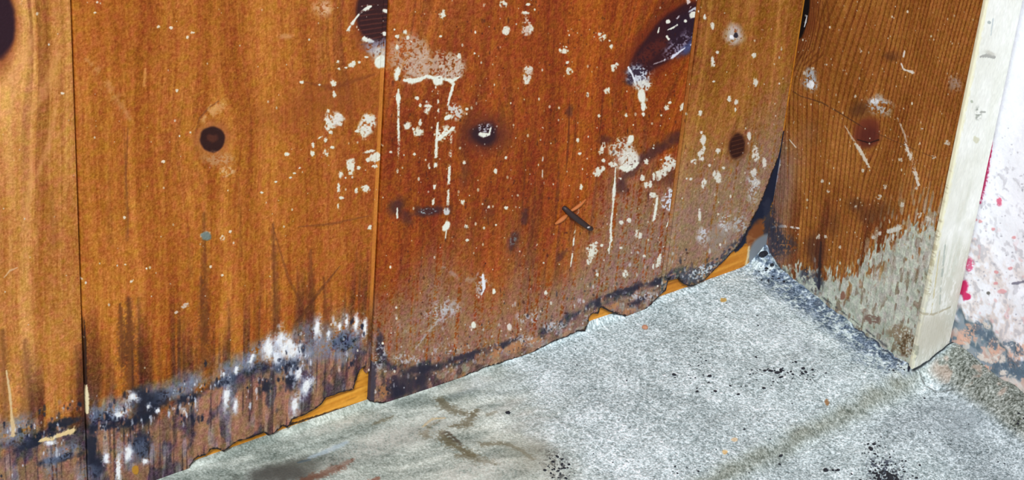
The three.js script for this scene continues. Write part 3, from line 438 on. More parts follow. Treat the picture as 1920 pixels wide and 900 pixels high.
// ---------------------------------------------------------------- the return: one upright board
const wallB = new Sheet(768, 1536, [[0, 0], [0.15, 768]], [[-0.012, 0], [0.37, 1472], [2.1, 1536]], 0, 0, 'z', 'y');
{
  const W = wallB, [k0s, k0t] = W.at(1500, 42), [k1s, k1t] = W.at(1628, 250);
  const edge = W.line([[1440, 506], [1470, 512], [1500, 508], [1530, 500], [1545, 512], [1580, 515], [1610, 500], [1640, 470], [1660, 450], [1690, 436], [1720, 424], [1745, 418]]);
  W.fill((s, t, o) => {
    const dx0 = s - k0s, dy0 = (t - k0t) * 0.42, r0 = Math.sqrt(dx0 * dx0 + dy0 * dy0), dx1 = s - k1s, dy1 = (t - k1t) * 0.5, r1 = dx1 * dx1 + dy1 * dy1, e1 = 0.0085 * 0.0085;
    let g = Math.max(s, 0) + 0.020 * Math.exp(-r0 * r0 / 0.0016) * ss(0.0, 0.02, r0) - e1 * dx1 / (r1 + e1 * 0.7) + (fbm(s * 14, t * 5 + 2, 2) - 0.5) * 0.008 + 0.010 * Math.sin(t * 9 + 0.6);
    // closer rings towards the free edge
    const ph = 62 * Math.pow(g / 0.146 + 0.18, 1.25) * 0.62, fr = ph - Math.floor(ph), late = ss(0.45, 0.88, fr) * ss(1.0, 0.94, fr);
    const w = 0.5 + 0.5 * vn(Math.floor(ph) * 3.7, t * 14), fine = vn(g * 900, t * 24), grit = vn(s * 1900, t * 1900), cloud = fbm(s * 40, t * 26, 3);
    const k = cl(0.5 + (cloud - 0.5) * 1.3 + (fine - 0.5) * 0.5);
    o[0] = 140 + 38 * k; o[1] = 82 + 34 * k; o[2] = 28 + 24 * k;
    mix3(o, [92, 42, 10], 0.72 * late * w);
    mix3(o, [104, 58, 30], 0.35 * Math.exp(-r0 * r0 / 0.0004));
    mix3(o, [84, 34, 12], 0.5 * ss(0.095, 0.06, t + (cloud - 0.5) * 0.05) * ss(0.35, 0.6, vn(s * 160, t * 20)));
    // dusty violet scuff near the corner
    mix3(o, [146, 112, 98], 0.75 * ss(0.034, 0.012, s + (cloud - 0.5) * 0.03) * ss(0.12, 0.085, t + (cloud - 0.5) * 0.05) * ss(0.2, 0.5, fine * 0.6 + 0.3));
    // old pale limewash left along the foot
    const d = (t - edge(s)) / PX, rg = (fbm(s * 260, t * 190, 4) - 0.5) * 60 + (vn(s * 900, t * 300) - 0.5) * 34, wm = ss(9, -9, d + rg);
    const bare = ss(0.60, 0.72, fbm(s * 210 + 30, t * 120, 3)) * ss(0.06, 0.09, s) * ss(-110, -30, d);
    const m2 = fbm(s * 300 + 7, t * 300, 3), lw = [192 + 44 * (m2 - 0.5), 200 + 42 * (m2 - 0.5), 184 + 40 * (m2 - 0.5)];
    mix3(lw, [150, 158, 144], 0.5 * ss(0.55, 0.7, vn(s * 120, t * 300)));
    mix3(lw, [122, 104, 84], 0.7 * ss(0.62, 0.74, vn(s * 480 + 70, t * 200))); mix3(lw, [212, 216, 200], 0.6 * ss(0.60, 0.76, vn(s * 700 + 20, t * 260)));
    mix3(o, lw, 0.95 * wm * (1 - 0.8 * bare));
    const far = ss(0.52, 0.68, vn(s * 520 + 6, t * 170)) * ss(110, 10, d) * ss(0.07, 0.10, s); mix3(o, [176, 172, 158], 0.65 * far);
    const nz = (grit - 0.5) * 36 + (vn(s * 900, t * 800) - 0.5) * 18, hue = vn(s * 420 + 33, t * 420) - 0.5; o[0] += nz + 10 * hue; o[1] += nz - 2 * hue; o[2] += nz * 0.9 + 8 * hue;
    o[3] = 0.45 - 0.10 * late * (1 - wm) + 0.12 * (fine - 0.5) + 0.10 * wm * (1 - bare) + 0.14 * (m2 - 0.5) * wm;
  });
  // knots and the lens-shaped hole beside the corner
  W.spot(1504, 40, 22, 62, { c: [112, 54, 24], a: 0.7, rot: 14, soft: 0.4, h: 0 }); W.spot(1503, 32, 12, 44, { c: [14, 10, 14], rot: 12, soft: 0.12, rag: 0.12, h: -0.35 }); W.stroke([[1513, 30], [1511, 40], [1508, 50]], [2, 3, 2], { c: [230, 226, 220] });
  for (let i = 0; i < 4; i++) W.stroke([[1524 + i * 9, 4], [1528 + i * 9, 48], [1518 + i * 8, 88 + i * 5], [1500 + i * 4, 108 + i * 7]], 3, { c: [96, 44, 16], a: 0.5, rag: 0.4, h: -0.06 });
  W.spot(1628, 250, 25, 29, { c: [112, 50, 32], a: 0.9, soft: 0.25, h: 0 }); W.spot(1630, 256, 16, 18, { c: [84, 34, 28], a: 0.7, soft: 0.5 }); W.stroke([[1608, 262], [1630, 268], [1648, 262]], 2, { c: [40, 18, 14], a: 0.8, h: -0.15 });
  for (const [x, y, a, b, al] of [[1610, 205, 16, 14, 0.6], [1672, 106, 12, 8, 0.5], [1604, 384, 12, 12, 0.5], [1640, 395, 30, 14, 0.3], [1622, 410, 16, 12, 0.25], [1560, 420, 14, 20, 0.3]]) W.spot(x, y, a, b, { c: [70, 40, 24], a: al, soft: 0.7, rag: 0.5, h: 0 });
  W.spot(1519, 152, 13, 19, { c: [176, 190, 200], patch: 0.4, soft: 0.5 }); W.spot(1520, 158, 6, 7, { c: [236, 240, 240] });
  W.spot(1647, 197, 22, 15, { c: [190, 192, 190], a: 0.9, patch: 0.42, soft: 0.5, rot: 20 }); W.spot(1640, 190, 8, 5, { c: [226, 230, 230], patch: 0.3 });
  W.spot(1791, 156, 11, 14, { c: [170, 150, 140], a: 0.7, patch: 0.4, soft: 0.6 });
  W.stroke([[1584, 236], [1596, 256], [1606, 272]], [2, 4, 4], { c: [206, 186, 160], a: 0.8, bead: 0.3 }); W.stroke([[1604, 270], [1616, 286], [1629, 312]], [5, 9, 5], { c: [216, 204, 180], bead: 0.34, rag: 0.9 });
  W.stroke([[1683, 222], [1696, 252], [1700, 268]], [3, 5, 3], { c: [196, 176, 156], a: 0.8, bead: 0.35 }); W.stroke([[1698, 272], [1710, 300], [1716, 325], [1722, 346]], [7, 9, 8, 5], { c: [220, 210, 190], bead: 0.32, rag: 0.9 });
  W.stroke([[1478, 166], [1500, 180], [1540, 192], [1578, 214], [1620, 240], [1690, 270], [1752, 296]], [1.5, 2, 2.5, 2, 1.2, 1, 1], { c: [70, 42, 28], a: 0.6, bead: 0.3, h: -0.12 });
  W.stroke([[1690, 120], [1694, 130], [1712, 136]], [3, 3, 5], { c: [226, 216, 200], bead: 0.2 }); W.stroke([[1696, 96], [1694, 106]], 3, { c: [226, 216, 200] });
  W.stroke([[1480, 262], [1492, 276]], [2, 3], { c: [216, 200, 176] }); W.stroke([[1664, 435], [1678, 430], [1690, 426]], [6, 8, 7], { c: [206, 202, 186], bead: 0.25 }); W.stroke([[1636, 446], [1650, 438]], [4, 7], { c: [200, 192, 176], bead: 0.3 });
  W.stroke([[1445, 426], [1470, 424], [1498, 428]], [4, 4, 3], { c: [220, 210, 200], bead: 0.4 });
  W.stroke([[1539, 455], [1537, 490], [1535, 540]], [3, 7, 6], { c: [34, 26, 26], a: 0.85, soft: 0.5, h: -0.3 }); W.spot(1528, 470, 16, 26, { c: [66, 36, 30], a: 0.6, soft: 0.7 });
  for (const [x, y, a, b] of [[1452, 450, 16, 34], [1470, 460, 22, 20], [1446, 410, 7, 30], [1510, 515, 10, 14], [1530, 530, 12, 20]]) W.spot(x, y, a, b, { c: [44, 48, 64], a: 0.75, patch: 0.4, soft: 0.6, h: -0.05 });
  W.stroke([[1462, 300], [1456, 330], [1448, 370]], [5, 7, 6], { c: [170, 174, 190], a: 0.7, bead: 0.3 });
  W.stroke([[1452, 492], [1500, 530], [1540, 556], [1600, 600], [1650, 640], [1700, 680]], [8, 3, 4, 2, 4, 6], { c: [58, 60, 62], a: 0.6, bead: 0.5, rag: 1.2, soft: 0.8, h: -0.15 });
  W.spot(1692, 640, 30, 22, { c: [132, 112, 84], a: 0.8, patch: 0.45, rot: 40 }); W.spot(1702, 650, 16, 22, { c: [96, 76, 50], patch: 0.5 }); W.spot(1636, 598, 14, 8, { c: [128, 104, 90], patch: 0.4 }); W.spot(1580, 555, 4, 9, { c: [140, 100, 80] });
  const r = rng(77);
  for (let i = 0; i < 260; i++) { const x = 1445 + r() * 380, y = r() * 470, z = 0.7 + 1.9 * r() * r() * r(), tn = r(); if (x > 1838 - y * 0.2) continue; W.spot(x, y, z, z * (1 + r()), { c: [196 + 40 * tn, 180 + 46 * tn, 150 + 50 * tn], a: 0.4 + 0.6 * r(), rag: 0.2, h: 0.05 }); }
  for (const [x, y, a] of [[1524, 128, 3], [1508, 137, 3], [1615, 97, 3], [1550, 121, 2], [1729, 241, 3], [1751, 294, 4], [1688, 300, 4], [1648, 370, 5], [1660, 350, 4], [1553, 358, 3], [1542, 340, 3], [1618, 320, 3], [1604, 388, 3], [1604, 181, 3], [1692, 384, 4], [1776, 268, 5], [1719, 352, 4], [1534, 444, 4], [1548, 444, 3], [1575, 464, 3], [1740, 410, 5], [1724, 404, 5]]) W.spot(x, y, a * 0.85, a, { c: [214, 208, 190], a: 0.85, rag: 0.8, fq: 1.6, patch: 0.32 });
}
const wall_back = tag(group('wall_back'), 'narrow brown end wall with strong upright grain, limewash left along its foot', 'wall', { kind: 'structure' });
{
  const g = new THREE.BoxGeometry(0.012, TOP + 0.02, B_END - 0.0006, 1, 2, 1);
  const p = g.attributes.position; for (let i = 0; i < p.count; i++) if (Math.abs(p.getY(i)) < 0.01) p.setY(i, 0.37 - (TOP - 0.02) / 2);
  g.translate(0.006, (TOP - 0.02) / 2, (B_END - 0.0006) / 2 + 0.0002);
  mesh('plank', setUV(g, wallB, (x, y, z) => [z, y]), wallB.material({ roughness: 0.68 }, 0.0011), wall_back);
  const f = new THREE.BoxGeometry(0.026, TOP, 0.118); f.translate(0.0255, TOP / 2, 0.06);
  mesh('stud', f, new THREE.MeshStandardMaterial({ color: 0x8a6a48, roughness: 0.8 }), wall_back);
}

// ---------------------------------------------------------------- white painted end strip
const trimSheet = new Sheet(224, 1536, [[-0.0025, 0], [0.036, 224]], [[-0.012, 0], [0.37, 1472], [2.1, 1536]], 2, TRIM_Z, 'x', 'y');
{
  const W = trimSheet;
  W.fill((s, t, o) => {
    const n = fbm(s * 120, t * 60, 3), f = vn(s * 1500, t * 500), g = vn(s * 700, t * 40);
    o[0] = 229 + 20 * (n - 0.5) + 14 * (f - 0.5); o[1] = 228 + 20 * (n - 0.5) + 14 * (f - 0.5); o[2] = 216 + 26 * (n - 0.5) + 14 * (f - 0.5);
    mix3(o, [186, 190, 172], 0.5 * ss(0.58, 0.8, g) * ss(0.14, 0.05, t + (n - 0.5) * 0.1));
    mix3(o, [236, 226, 170], 0.5 * ss(0.0025, 0.0, s + (f - 0.5) * 0.002));
    mix3(o, [198, 196, 178], 0.75 * ss(0.40, 0.60, 0.6 * fbm(s * 260 + 7, t * 70, 3) + 0.4 * f) * ss(0.13, 0.06, t + (n - 0.5) * 0.09));
    o[3] = 0.5 + 0.2 * (n - 0.5) + 0.1 * (f - 0.5);
  });
  W.stroke([[1838, 106], [1850, 104], [1866, 108]], [3, 6, 3], { c: [150, 148, 140], a: 0.8, rag: 0.6 }); W.spot(1857, 100, 10, 4, { c: [186, 182, 168], a: 0.7, rot: 15, soft: 0.6 });
  W.spot(1834, 212, 6, 12, { c: [130, 132, 120], a: 0.8, patch: 0.45, soft: 0.5 }); W.spot(1842, 210, 6, 2, { c: [140, 140, 130], a: 0.7 });
  W.stroke([[1862, 36], [1858, 66]], [3, 2], { c: [176, 184, 184], a: 0.7, soft: 0.7 }); W.spot(1855, 42, 3, 3, { c: [170, 176, 170] }); W.spot(1830, 262, 5, 6, { c: [190, 186, 150], a: 0.6 }); W.spot(1822, 190, 3, 3, { c: [176, 180, 160] });
  for (const [x, y] of [[1779, 320], [1775, 350], [1768, 380], [1762, 410], [1757, 440], [1752, 470], [1746, 500], [1742, 540]]) W.spot(x, y, 5, 14, { c: [170, 160, 126], a: 0.7, patch: 0.48, rot: 10 });
  W.stroke([[1762, 470], [1758, 500], [1750, 560], [1746, 590]], [2, 3, 3, 2], { c: [196, 184, 140], a: 0.8, bead: 0.3 }); W.stroke([[1772, 460], [1764, 540], [1762, 570]], [3, 4, 2], { c: [150, 160, 150], a: 0.6, bead: 0.35 });
  W.spot(1744, 625, 40, 30, { c: [196, 190, 170], a: 0.75, soft: 0.5, rag: 0.3, rot: -30 }); W.stroke([[1728, 588], [1750, 590], [1782, 576]], [3, 4, 3], { c: [170, 160, 132], a: 0.7, bead: 0.3, h: -0.2 });
  W.spot(1722, 590, 6, 20, { c: [120, 124, 112], a: 0.7, patch: 0.4 }); W.spot(1716, 650, 6, 26, { c: [150, 150, 130], a: 0.7, patch: 0.4 });
}
const trim_1 = tag(group('trim_1'), 'upright white-painted wooden strip capping the end of the brown wall', 'trim', { kind: 'structure' });
{
  const sh = new THREE.Shape(); const b = 0.0012, x0 = -0.0006, x1 = D_X - 0.0016, z0 = B_END, z1 = TRIM_Z;
  sh.moveTo(x0, z0); sh.lineTo(x1, z0); sh.lineTo(x1, z1 - b * 0.6); sh.quadraticCurveTo(x1, z1, x1 - b * 0.6, z1); sh.lineTo(x0 + b, z1); sh.quadraticCurveTo(x0, z1, x0, z1 - b);
  const g = new THREE.ExtrudeGeometry(sh, { depth: TOP, bevelEnabled: false, steps: 200, curveSegments: 4 });
  const p = g.attributes.position;
  for (let i = 0; i < p.count; i++) { // worn by hand: rise is bunched towards the foot
    const x = p.getX(i), z = p.getY(i), q = p.getZ(i) / TOP, y = q < 0.9 ? q / 0.9 * 0.37 : 0.37 + (q - 0.9) / 0.1 * (TOP - 0.37), wob = (fbm(y * 90, x * 40 + 3, 3) - 0.5) * 0.0010;
    p.setXYZ(i, x + (x < 0.01 ? wob : wob * 0.6) * (z > z0 + 0.001 ? 1 : 0), y - 0.002, z + (z > z0 + 0.004 ? (fbm(y * 60 + 9, x * 60, 2) - 0.5) * 0.0006 : 0));
  }
  g.index || 0; const q = g; { const a = q.attributes.position.array; for (let i = 0; i < a.length; i += 9) { for (let e = 0; e < 3; e++) { const t = a[i + 3 + e]; a[i + 3 + e] = a[i + 6 + e]; a[i + 6 + e] = t; } } }
  q.computeVertexNormals();
  mesh('strip', setUV(q, trimSheet, (x, y) => [x, y]), trimSheet.material({ roughness: 0.6 }, 0.0008), trim_1);
}

// ---------------------------------------------------------------- plastered wall on the right
const plaster = new Sheet(1024, 1024, [[0.12, 0], [0.46, 976], [2.6, 1024]], [[-0.012, 0], [0.37, 976], [2.1, 1024]], 0, D_X, 'z', 'y');
const peelEdge = plaster.line([[1784, 600], [1800, 585], [1830, 596], [1860, 622], [1890, 650], [1930, 690], [2000, 740], [2100, 800]]);
const peelAt = (s, t) => ss(0.004, -0.006, t - peelEdge(s) + (fbm(s * 150, t * 150, 3) - 0.5) * 0.03);
{
  const W = plaster;
  W.fill((s, t, o) => {
    const out = s > 0.465 || t > 0.375, n = out ? 0.5 : fbm(s * 70, t * 70, 4), f = out ? 0.5 : vn(s * 1300, t * 1300), m = out ? 0.5 : fbm(s * 300 + 9, t * 300, 3);
    o[0] = 250 + 8 * (n - 0.5) + 10 * (f - 0.5); o[1] = 249 + 10 * (n - 0.5) + 10 * (f - 0.5); o[2] = 252 + 8 * (n - 0.5) + 10 * (f - 0.5);
    mix3(o, [226, 208, 196], 0.75 * ss(0.10, 0.04, t - (s - 0.15) * 0.2 + (n - 0.5) * 0.11) * ss(0.3, 0.6, m));
    mix3(o, [190, 186, 190], 0.6 * ss(0.58, 0.70, m) * ss(0.17, 0.09, t + (n - 0.5) * 0.16));
    mix3(o, [226, 176, 172], 0.5 * ss(0.70, 0.78, fbm(s * 190 + 40, t * 190, 2)) * ss(0.12, 0.08, t));
    const p = peelAt(s, t);
    const q = fbm(s * 110 + 60, t * 130, 3), u = [116 + 70 * (m - 0.5), 134 + 66 * (m - 0.5), 144 + 60 * (m - 0.5)];
    mix3(u, [230, 188, 166], 0.8 * ss(0.54, 0.60, q)); mix3(u, [214, 208, 196], 0.8 * ss(0.60, 0.68, fbm(s * 160, t * 160 + 40, 2)));
    mix3(o, u, p * (0.72 + 0.28 * ss(0.4, 0.6, fbm(s * 240 + 3, t * 240, 2))));
    o[3] = 0.55 + 0.25 * (n - 0.5) + 0.18 * (m - 0.5) - 0.2 * p;
  });
  const RED = [196, 40, 92];
  W.stroke([[1860, 262], [1856, 290], [1848, 320]], [3, 5, 3], { c: RED, bead: 0.15 }); W.stroke([[1856, 275], [1850, 315], [1842, 345], [1838, 380]], [3, 9, 12, 4], { c: RED, rag: 0.7, a: 0.9, bead: 0.15 });
  W.spot(1874, 378, 5, 8, { c: [226, 90, 120], a: 0.8, patch: 0.35 }); W.spot(1818, 498, 8, 12, { c: [226, 92, 130], a: 0.85, patch: 0.35 }); W.spot(1806, 540, 9, 12, { c: [216, 54, 104], rot: 20, rag: 0.6 }); W.spot(1812, 556, 8, 8, { c: [216, 60, 108], rag: 0.6 });
  W.spot(1878, 546, 8, 4, { c: [236, 170, 170], a: 0.8 }); for (const [x, y] of [[1868, 510], [1894, 503], [1867, 531], [1862, 430], [1830, 412], [1900, 445], [1838, 415]]) W.spot(x, y, 4, 3, { c: [226, 140, 140], a: 0.7 });
  W.stroke([[1898, 532], [1910, 530], [1920, 528]], [3, 4, 3], { c: [110, 106, 120], a: 0.8 }); W.spot(1854, 549, 3, 3, { c: [120, 116, 110] });
  for (const [x, y, a, b, r] of [[1812, 622, 16, 16, 0], [1862, 655, 12, 14, 0], [1900, 678, 10, 18, -20], [1850, 690, 8, 6, 0], [1860, 716, 26, 6, 35], [1890, 735, 20, 6, 40], [1918, 655, 14, 10, 0], [1800, 640, 12, 8, 0]]) W.spot(x, y, a, b, { c: [230, 182, 158], a: 0.85, rot: r, rag: 0.9, patch: 0.38 });
  for (const [x, y, a, b, r] of [[1830, 615, 12, 14, 20], [1850, 636, 20, 10, 30], [1885, 690, 14, 18, -20], [1912, 700, 14, 16, 0], [1870, 690, 10, 14, 0], [1905, 655, 20, 8, 35]]) W.spot(x, y, a, b, { c: [92, 110, 126], a: 0.75, rot: r, rag: 0.9, patch: 0.4 });
  for (const [x, y, a, b, r] of [[1872, 672, 12, 10, 0], [1858, 676, 7, 6, 0], [1848, 612, 10, 5, 30], [1880, 700, 8, 5, 0], [1836, 670, 14, 5, 35]]) W.spot(x, y, a, b, { c: [226, 216, 204], rot: r, rag: 0.5, patch: 0.35 });
  const r = rng(9); for (let i = 0; i < 200; i++) { const x = 1790 + r() * 180, y = 230 + r() * 380; W.spot(x, y, 0.8 + 1.5 * r(), 0.8 + 1.2 * r(), { c: [166, 160, 168], a: 0.2 + 0.45 * r(), rag: 0.8, h: -0.15 }); }
}
const wall_right = tag(group('wall_right'), 'rough white plastered wall with red paint traces, peeling to grey and salmon below', 'wall', { kind: 'structure' });
{
  const zs = [], ys = []; for (let i = 0; i <= 130; i++) zs.push(0.122 + (0.46 - 0.122) * i / 130); zs.push(1.0, 1.8); for (let j = 0; j <= 140; j++) ys.push(-0.012 + 0.382 * j / 140); ys.push(0.8, TOP);
  const pos = [], idx = [];
  for (const y of ys) for (const z of zs) pos.push(D_X + (fbm(z * 60, y * 60, 3) - 0.5) * -0.0016 * (z > 0.155 ? 1 : 0.3) + 0.0012 * peelAt(z, y), y, z);
  const n = zs.length; for (let j = 0; j + 1 < ys.length; j++) for (let i = 0; i + 1 < n; i++) { const a = j * n + i; idx.push(a, a + 1, a + n, a + 1, a + n + 1, a + n); }
  const g = new THREE.BufferGeometry(); g.setAttribute('position', new THREE.Float32BufferAttribute(pos, 3)); g.setIndex(idx); g.computeVertexNormals(); setUV(g, plaster, (x, y, z) => [z, y]);
  const core = new THREE.BoxGeometry(0.08, TOP, 1.67); core.translate(D_X + 0.043, TOP / 2 - 0.001, 0.122 + 0.835); setUV(core, plaster, () => [0.4, 0.3]);
  mesh('plaster', mergeGeometries([g, core]), plaster.material({ roughness: 0.9 }, 0.0014), wall_right);
}

// ---------------------------------------------------------------- concrete floor
const ridge = (x) => 0.1443 - 0.0914 * x;
function floorY(x, z) {
  let y = (fbm(x * 26 + 4, z * 26, 3) - 0.5) * 0.0020 + (fbm(x * 150, z * 150, 2) - 0.5) * 0.0007;
  y *= 0.35 + 0.65 * ss(0, 0.03, z);
  y -= 0.0052 * gauss((x + 0.225) / 0.12) * ss(0.0, 0.0035, z) * gauss(z / 0.06);
  y -= 0.0012 * ss(0.0, 0.006, z);
  const dz = z - ridge(x), inn = ss(0.012, -0.01, x);
  y -= 0.0065 * ss(-0.003, 0.015, dz) - 0.0012 * ss(0.02, 0.05, dz);
  const nb = fbm(z * 160 + 5, x * 200, 3);
  y += (0.0045 * nb + 0.0005) * Math.exp(-Math.max(0, -x) / 0.0055) * ss(TRIM_Z + 0.004, TRIM_Z - 0.004, z) * ss(0.45, 0.55, nb + 0.2);
  y += (0.0095 + 0.004 * (nb - 0.5)) * gauss((x + 0.002) / 0.0085) * gauss(Math.max(0, z - 0.002) / 0.011);   // lump of mortar in the inner corner
  const m = Math.exp(-Math.pow(Math.max(0, D_X - x) / 0.020, 2)) * ss(TRIM_Z - 0.008, TRIM_Z + 0.005, z) * (0.55 + 0.45 * ss(0.30, 0.20, z));
  y += (0.0155 + 0.006 * (fbm(x * 90, z * 90, 3) - 0.5)) * m;
  return y;
}
const floorSheet = new Sheet(2048, 1472, [[-3, 0], [-0.75, 40], [0.045, 2048]], [[-0.006, 0], [0.5, 1424], [3, 1472]], 1, 0, 'x', 'z');
{
  const W = floorSheet, far = (s, t) => (s < -0.76 || t > 0.51);
  const olive = W.line([[350, 905], [560, 830], [720, 790], [900, 700], [1005, 676]]);
  const P = (x, y) => W.at(x, y);
  const [os, ot] = P(980, 740), [qs, qt] = P(1090, 900);
  W.fill((s, t, o) => {
    const fr = far(s, t);
    const n = fbm(s * 18, t * 18, 3), m = fr ? 0.5 : fbm(s * 75 + 5, t * 75, 3), f = fr ? 0.5 : vn(s * 1150, t * 1150), g = fr ? 0.5 : vn(s * 2000 + 9, t * 2000), h = fr ? 0.5 : vn(s * 480 + 30, t * 480);
    let v = (f - 0.5) * 70 + (g - 0.5) * 74 + (h - 0.5) * 26 + (m - 0.5) * 34 + (n - 0.5) * 26;
    // side of the line from (980,740) to (1090,900): smooth olive cement to the left, gritty pale cement to the right
    const side = ((s - os) * (qt - ot) - (t - ot) * (qs - os)) / Math.hypot(qs - os, qt - ot), sm = ss(0.035, -0.03, side + (n - 0.5) * 0.06 + (m - 0.5) * 0.03);
    v *= 1 - 0.45 * sm;
    v *= 1.25; o[0] = 191 + v; o[1] = 205 + v; o[2] = 203 + v;
    const sw = fr ? 0.5 : fbm((s + t * 0.5) * 34, (t - s * 0.3) * 120 + n * 3, 3), c = [170 + v + 130 * (sw - 0.5), 179 + v + 126 * (sw - 0.5), 166 + v + 120 * (sw - 0.5)];
    mix3(c, [196, 190, 176], 0.5 * ss(0.5, 0.7, fbm(s * 40 + 70, t * 90, 2)) * ss(-0.30, -0.22, s));
    mix3(o, c, sm);
    const dz = t - ridge(s);
    // darker olive band along the break of the slab
    const breakBand = gauss((dz - 0.006 + (m - 0.5) * 0.006) / 0.0070) * ss(0.03, -0.02, s) * (0.75 + 0.5 * (m - 0.5)); mix3(o, [118 + v * 0.6, 120 + v * 0.6, 104 + v * 0.6], 0.92 * breakBand);
    const low = ss(0.012, 0.03, dz); mix3(o, [140 + v, 150 + v, 152 + v], 0.55 * low * ss(-0.09, -0.02, s + (n - 0.5) * 0.08));
    // blue-grey shade painted along the foot of the return, with patchy dirt
    const shadeDirt = ss(0.030, 0.004, -s + (m - 0.5) * 0.018) * ss(TRIM_Z + 0.006, TRIM_Z - 0.01, t) * ss(0.28, 0.62, 0.5 * vn(s * 640 + 5, t * 640) + 0.5 * fbm(s * 170 + 8, t * 170, 2)); mix3(o, [92 + v, 108 + v, 126 + v], 0.9 * shadeDirt);
    mix3(o, [70, 78, 88], 0.7 * shadeDirt * ss(0.58, 0.7, fbm(s * 420, t * 420, 2)) * ss(0.014, 0.004, -s));
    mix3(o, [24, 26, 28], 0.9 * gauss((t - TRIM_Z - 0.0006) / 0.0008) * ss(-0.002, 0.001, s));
    const mound = ss(0.006, 0.016, s) * ss(TRIM_Z, TRIM_Z + 0.008, t); mix3(o, [118 + v, 120 + v, 106 + v], 0.7 * mound); mix3(o, [190, 160, 140], 0.5 * mound * ss(0.56, 0.66, m));
    o[3] = 0.5 + (0.30 * (f - 0.5) + 0.25 * (g - 0.5) + 0.2 * (h - 0.5)) * (1 - 0.5 * sm) + 0.3 * (m - 0.5);
  });
  const OL = [98, 90, 64];
  // brown swirls and spills
  for (const [p, w, a] of [[[[826, 738], [838, 752], [858, 762], [886, 766]], [14, 18, 16, 6], 0.7], [[[846, 790], [870, 788], [884, 774], [896, 756]], [8, 16, 12, 5], 0.75], [[[798, 806], [804, 792], [824, 780]], [10, 6, 3], 0.6], [[[828, 802], [836, 818], [850, 830], [866, 838], [884, 848]], [10, 18, 16, 10, 14], 0.8], [[[860, 850], [890, 856], [930, 866]], [10, 18, 10], 0.55], [[[905, 828], [940, 824], [975, 836], [1000, 856]], [10, 8, 8, 6], 0.6], [[[700, 788], [722, 778], [738, 770]], [4, 7, 4], 0.55], [[[915, 768], [930, 762]], [6, 6], 0.4], [[[796, 804], [800, 812]], [18, 12], 0.5]]) W.stroke(p, w, { c: OL, a, soft: 0.75, rag: 1.2, h: -0.1 });
  W.stroke([[792, 792], [812, 776], [834, 774]], [3, 5, 4], { c: [206, 180, 130], a: 0.7 });
  for (let i = 0; i < 4; i++) W.stroke([[830 + i * 7, 806 + i * 5], [838 + i * 7, 802 + i * 6], [846 + i * 6, 808 + i * 7]], 4, { c: [74, 64, 50], a: 0.6, soft: 0.6 });
  W.spot(560, 872, 62, 17, { c: [84, 84, 74], a: 0.75, rot: -12, soft: 0.6, rag: 0.5, h: -0.05 }); W.spot(520, 888, 60, 18, { c: [70, 68, 62], a: 0.7, rot: -6, soft: 0.6, rag: 0.5 }); W.stroke([[570, 895], [610, 882], [640, 870], [662, 856]], [12, 14, 14, 5], { c: [108, 70, 52], a: 0.8, soft: 0.7, rag: 0.8 }); W.stroke([[696, 900], [710, 892]], [12, 6], { c: [130, 80, 60], a: 0.7 });
  W.stroke([[580, 852], [610, 842], [650, 824]], [6, 10, 6], { c: [176, 196, 206], a: 0.6, soft: 0.8 }); W.stroke([[560, 862], [580, 856]], [5, 5], { c: [80, 96, 104], a: 0.6 });
  for (const [x, y, a, b, r] of [[780, 800, 90, 22, -18], [700, 830, 80, 20, -20], [900, 880, 80, 20, -6], [640, 790, 70, 8, -16]]) W.spot(x, y, a, b, { c: [206, 204, 190], a: 0.45, rot: r, soft: 0.8, patch: 0.35, h: 0 });
  W.stroke([[850, 730], [920, 708], [980, 690]], [10, 12, 8], { c: [140, 150, 146], a: 0.4, soft: 0.9 });
  for (const [x, y, a, b, r] of [[1045, 870, 26, 26, 0], [1030, 845, 16, 8, 20]]) W.spot(x, y, a, b, { c: [60, 62, 62], a: 0.8, rot: r, patch: 0.60, soft: 0.5 });
  W.spot(1000, 850, 60, 26, { c: [150, 148, 128], a: 0.5, soft: 0.8, rot: 25 }); W.spot(1360, 845, 5, 4, { c: [226, 186, 120], a: 0.8 }); W.spot(1378, 822, 6, 4, { c: [226, 190, 140], a: 0.7 }); W.spot(1551, 752, 4, 6, { c: [150, 116, 80] }); W.spot(1357, 558, 5, 4, { c: [196, 160, 90] });
  W.spot(1665, 872, 38, 26, { c: [40, 44, 56], a: 0.8, patch: 0.60, rot: 20, soft: 0.5 });
  W.stroke([[1480, 516], [1520, 545], [1570, 585], [1640, 640], [1690, 680]], [3, 3, 3, 4, 3], { c: [50, 56, 66], a: 0.75, bead: 0.3, h: -0.3 }); W.stroke([[1458, 492], [1490, 514], [1510, 528]], [5, 4, 3], { c: [24, 26, 34], a: 0.9, h: -0.3 });
  W.stroke([[1726, 692], [1740, 708], [1760, 720], [1790, 722]], [2, 3, 3, 2], { c: [80, 84, 80], a: 0.6, bead: 0.4, h: -0.2 }); W.stroke([[1706, 680], [1704, 692]], [4, 3], { c: [30, 32, 40], h: -0.3 });
  W.spot(1480, 630, 90, 20, { c: [196, 204, 210], a: 0.25, rot: 35, soft: 0.8, patch: 0.4 });
  W.spot(1800, 775, 60, 26, { c: [132, 142, 144], a: 0.5, rot: 20, soft: 0.8, patch: 0.3 });
}
const floor = tag(group('floor'), 'gritty pale grey concrete floor with brown stains and a sloped break', 'floor', { kind: 'structure' });
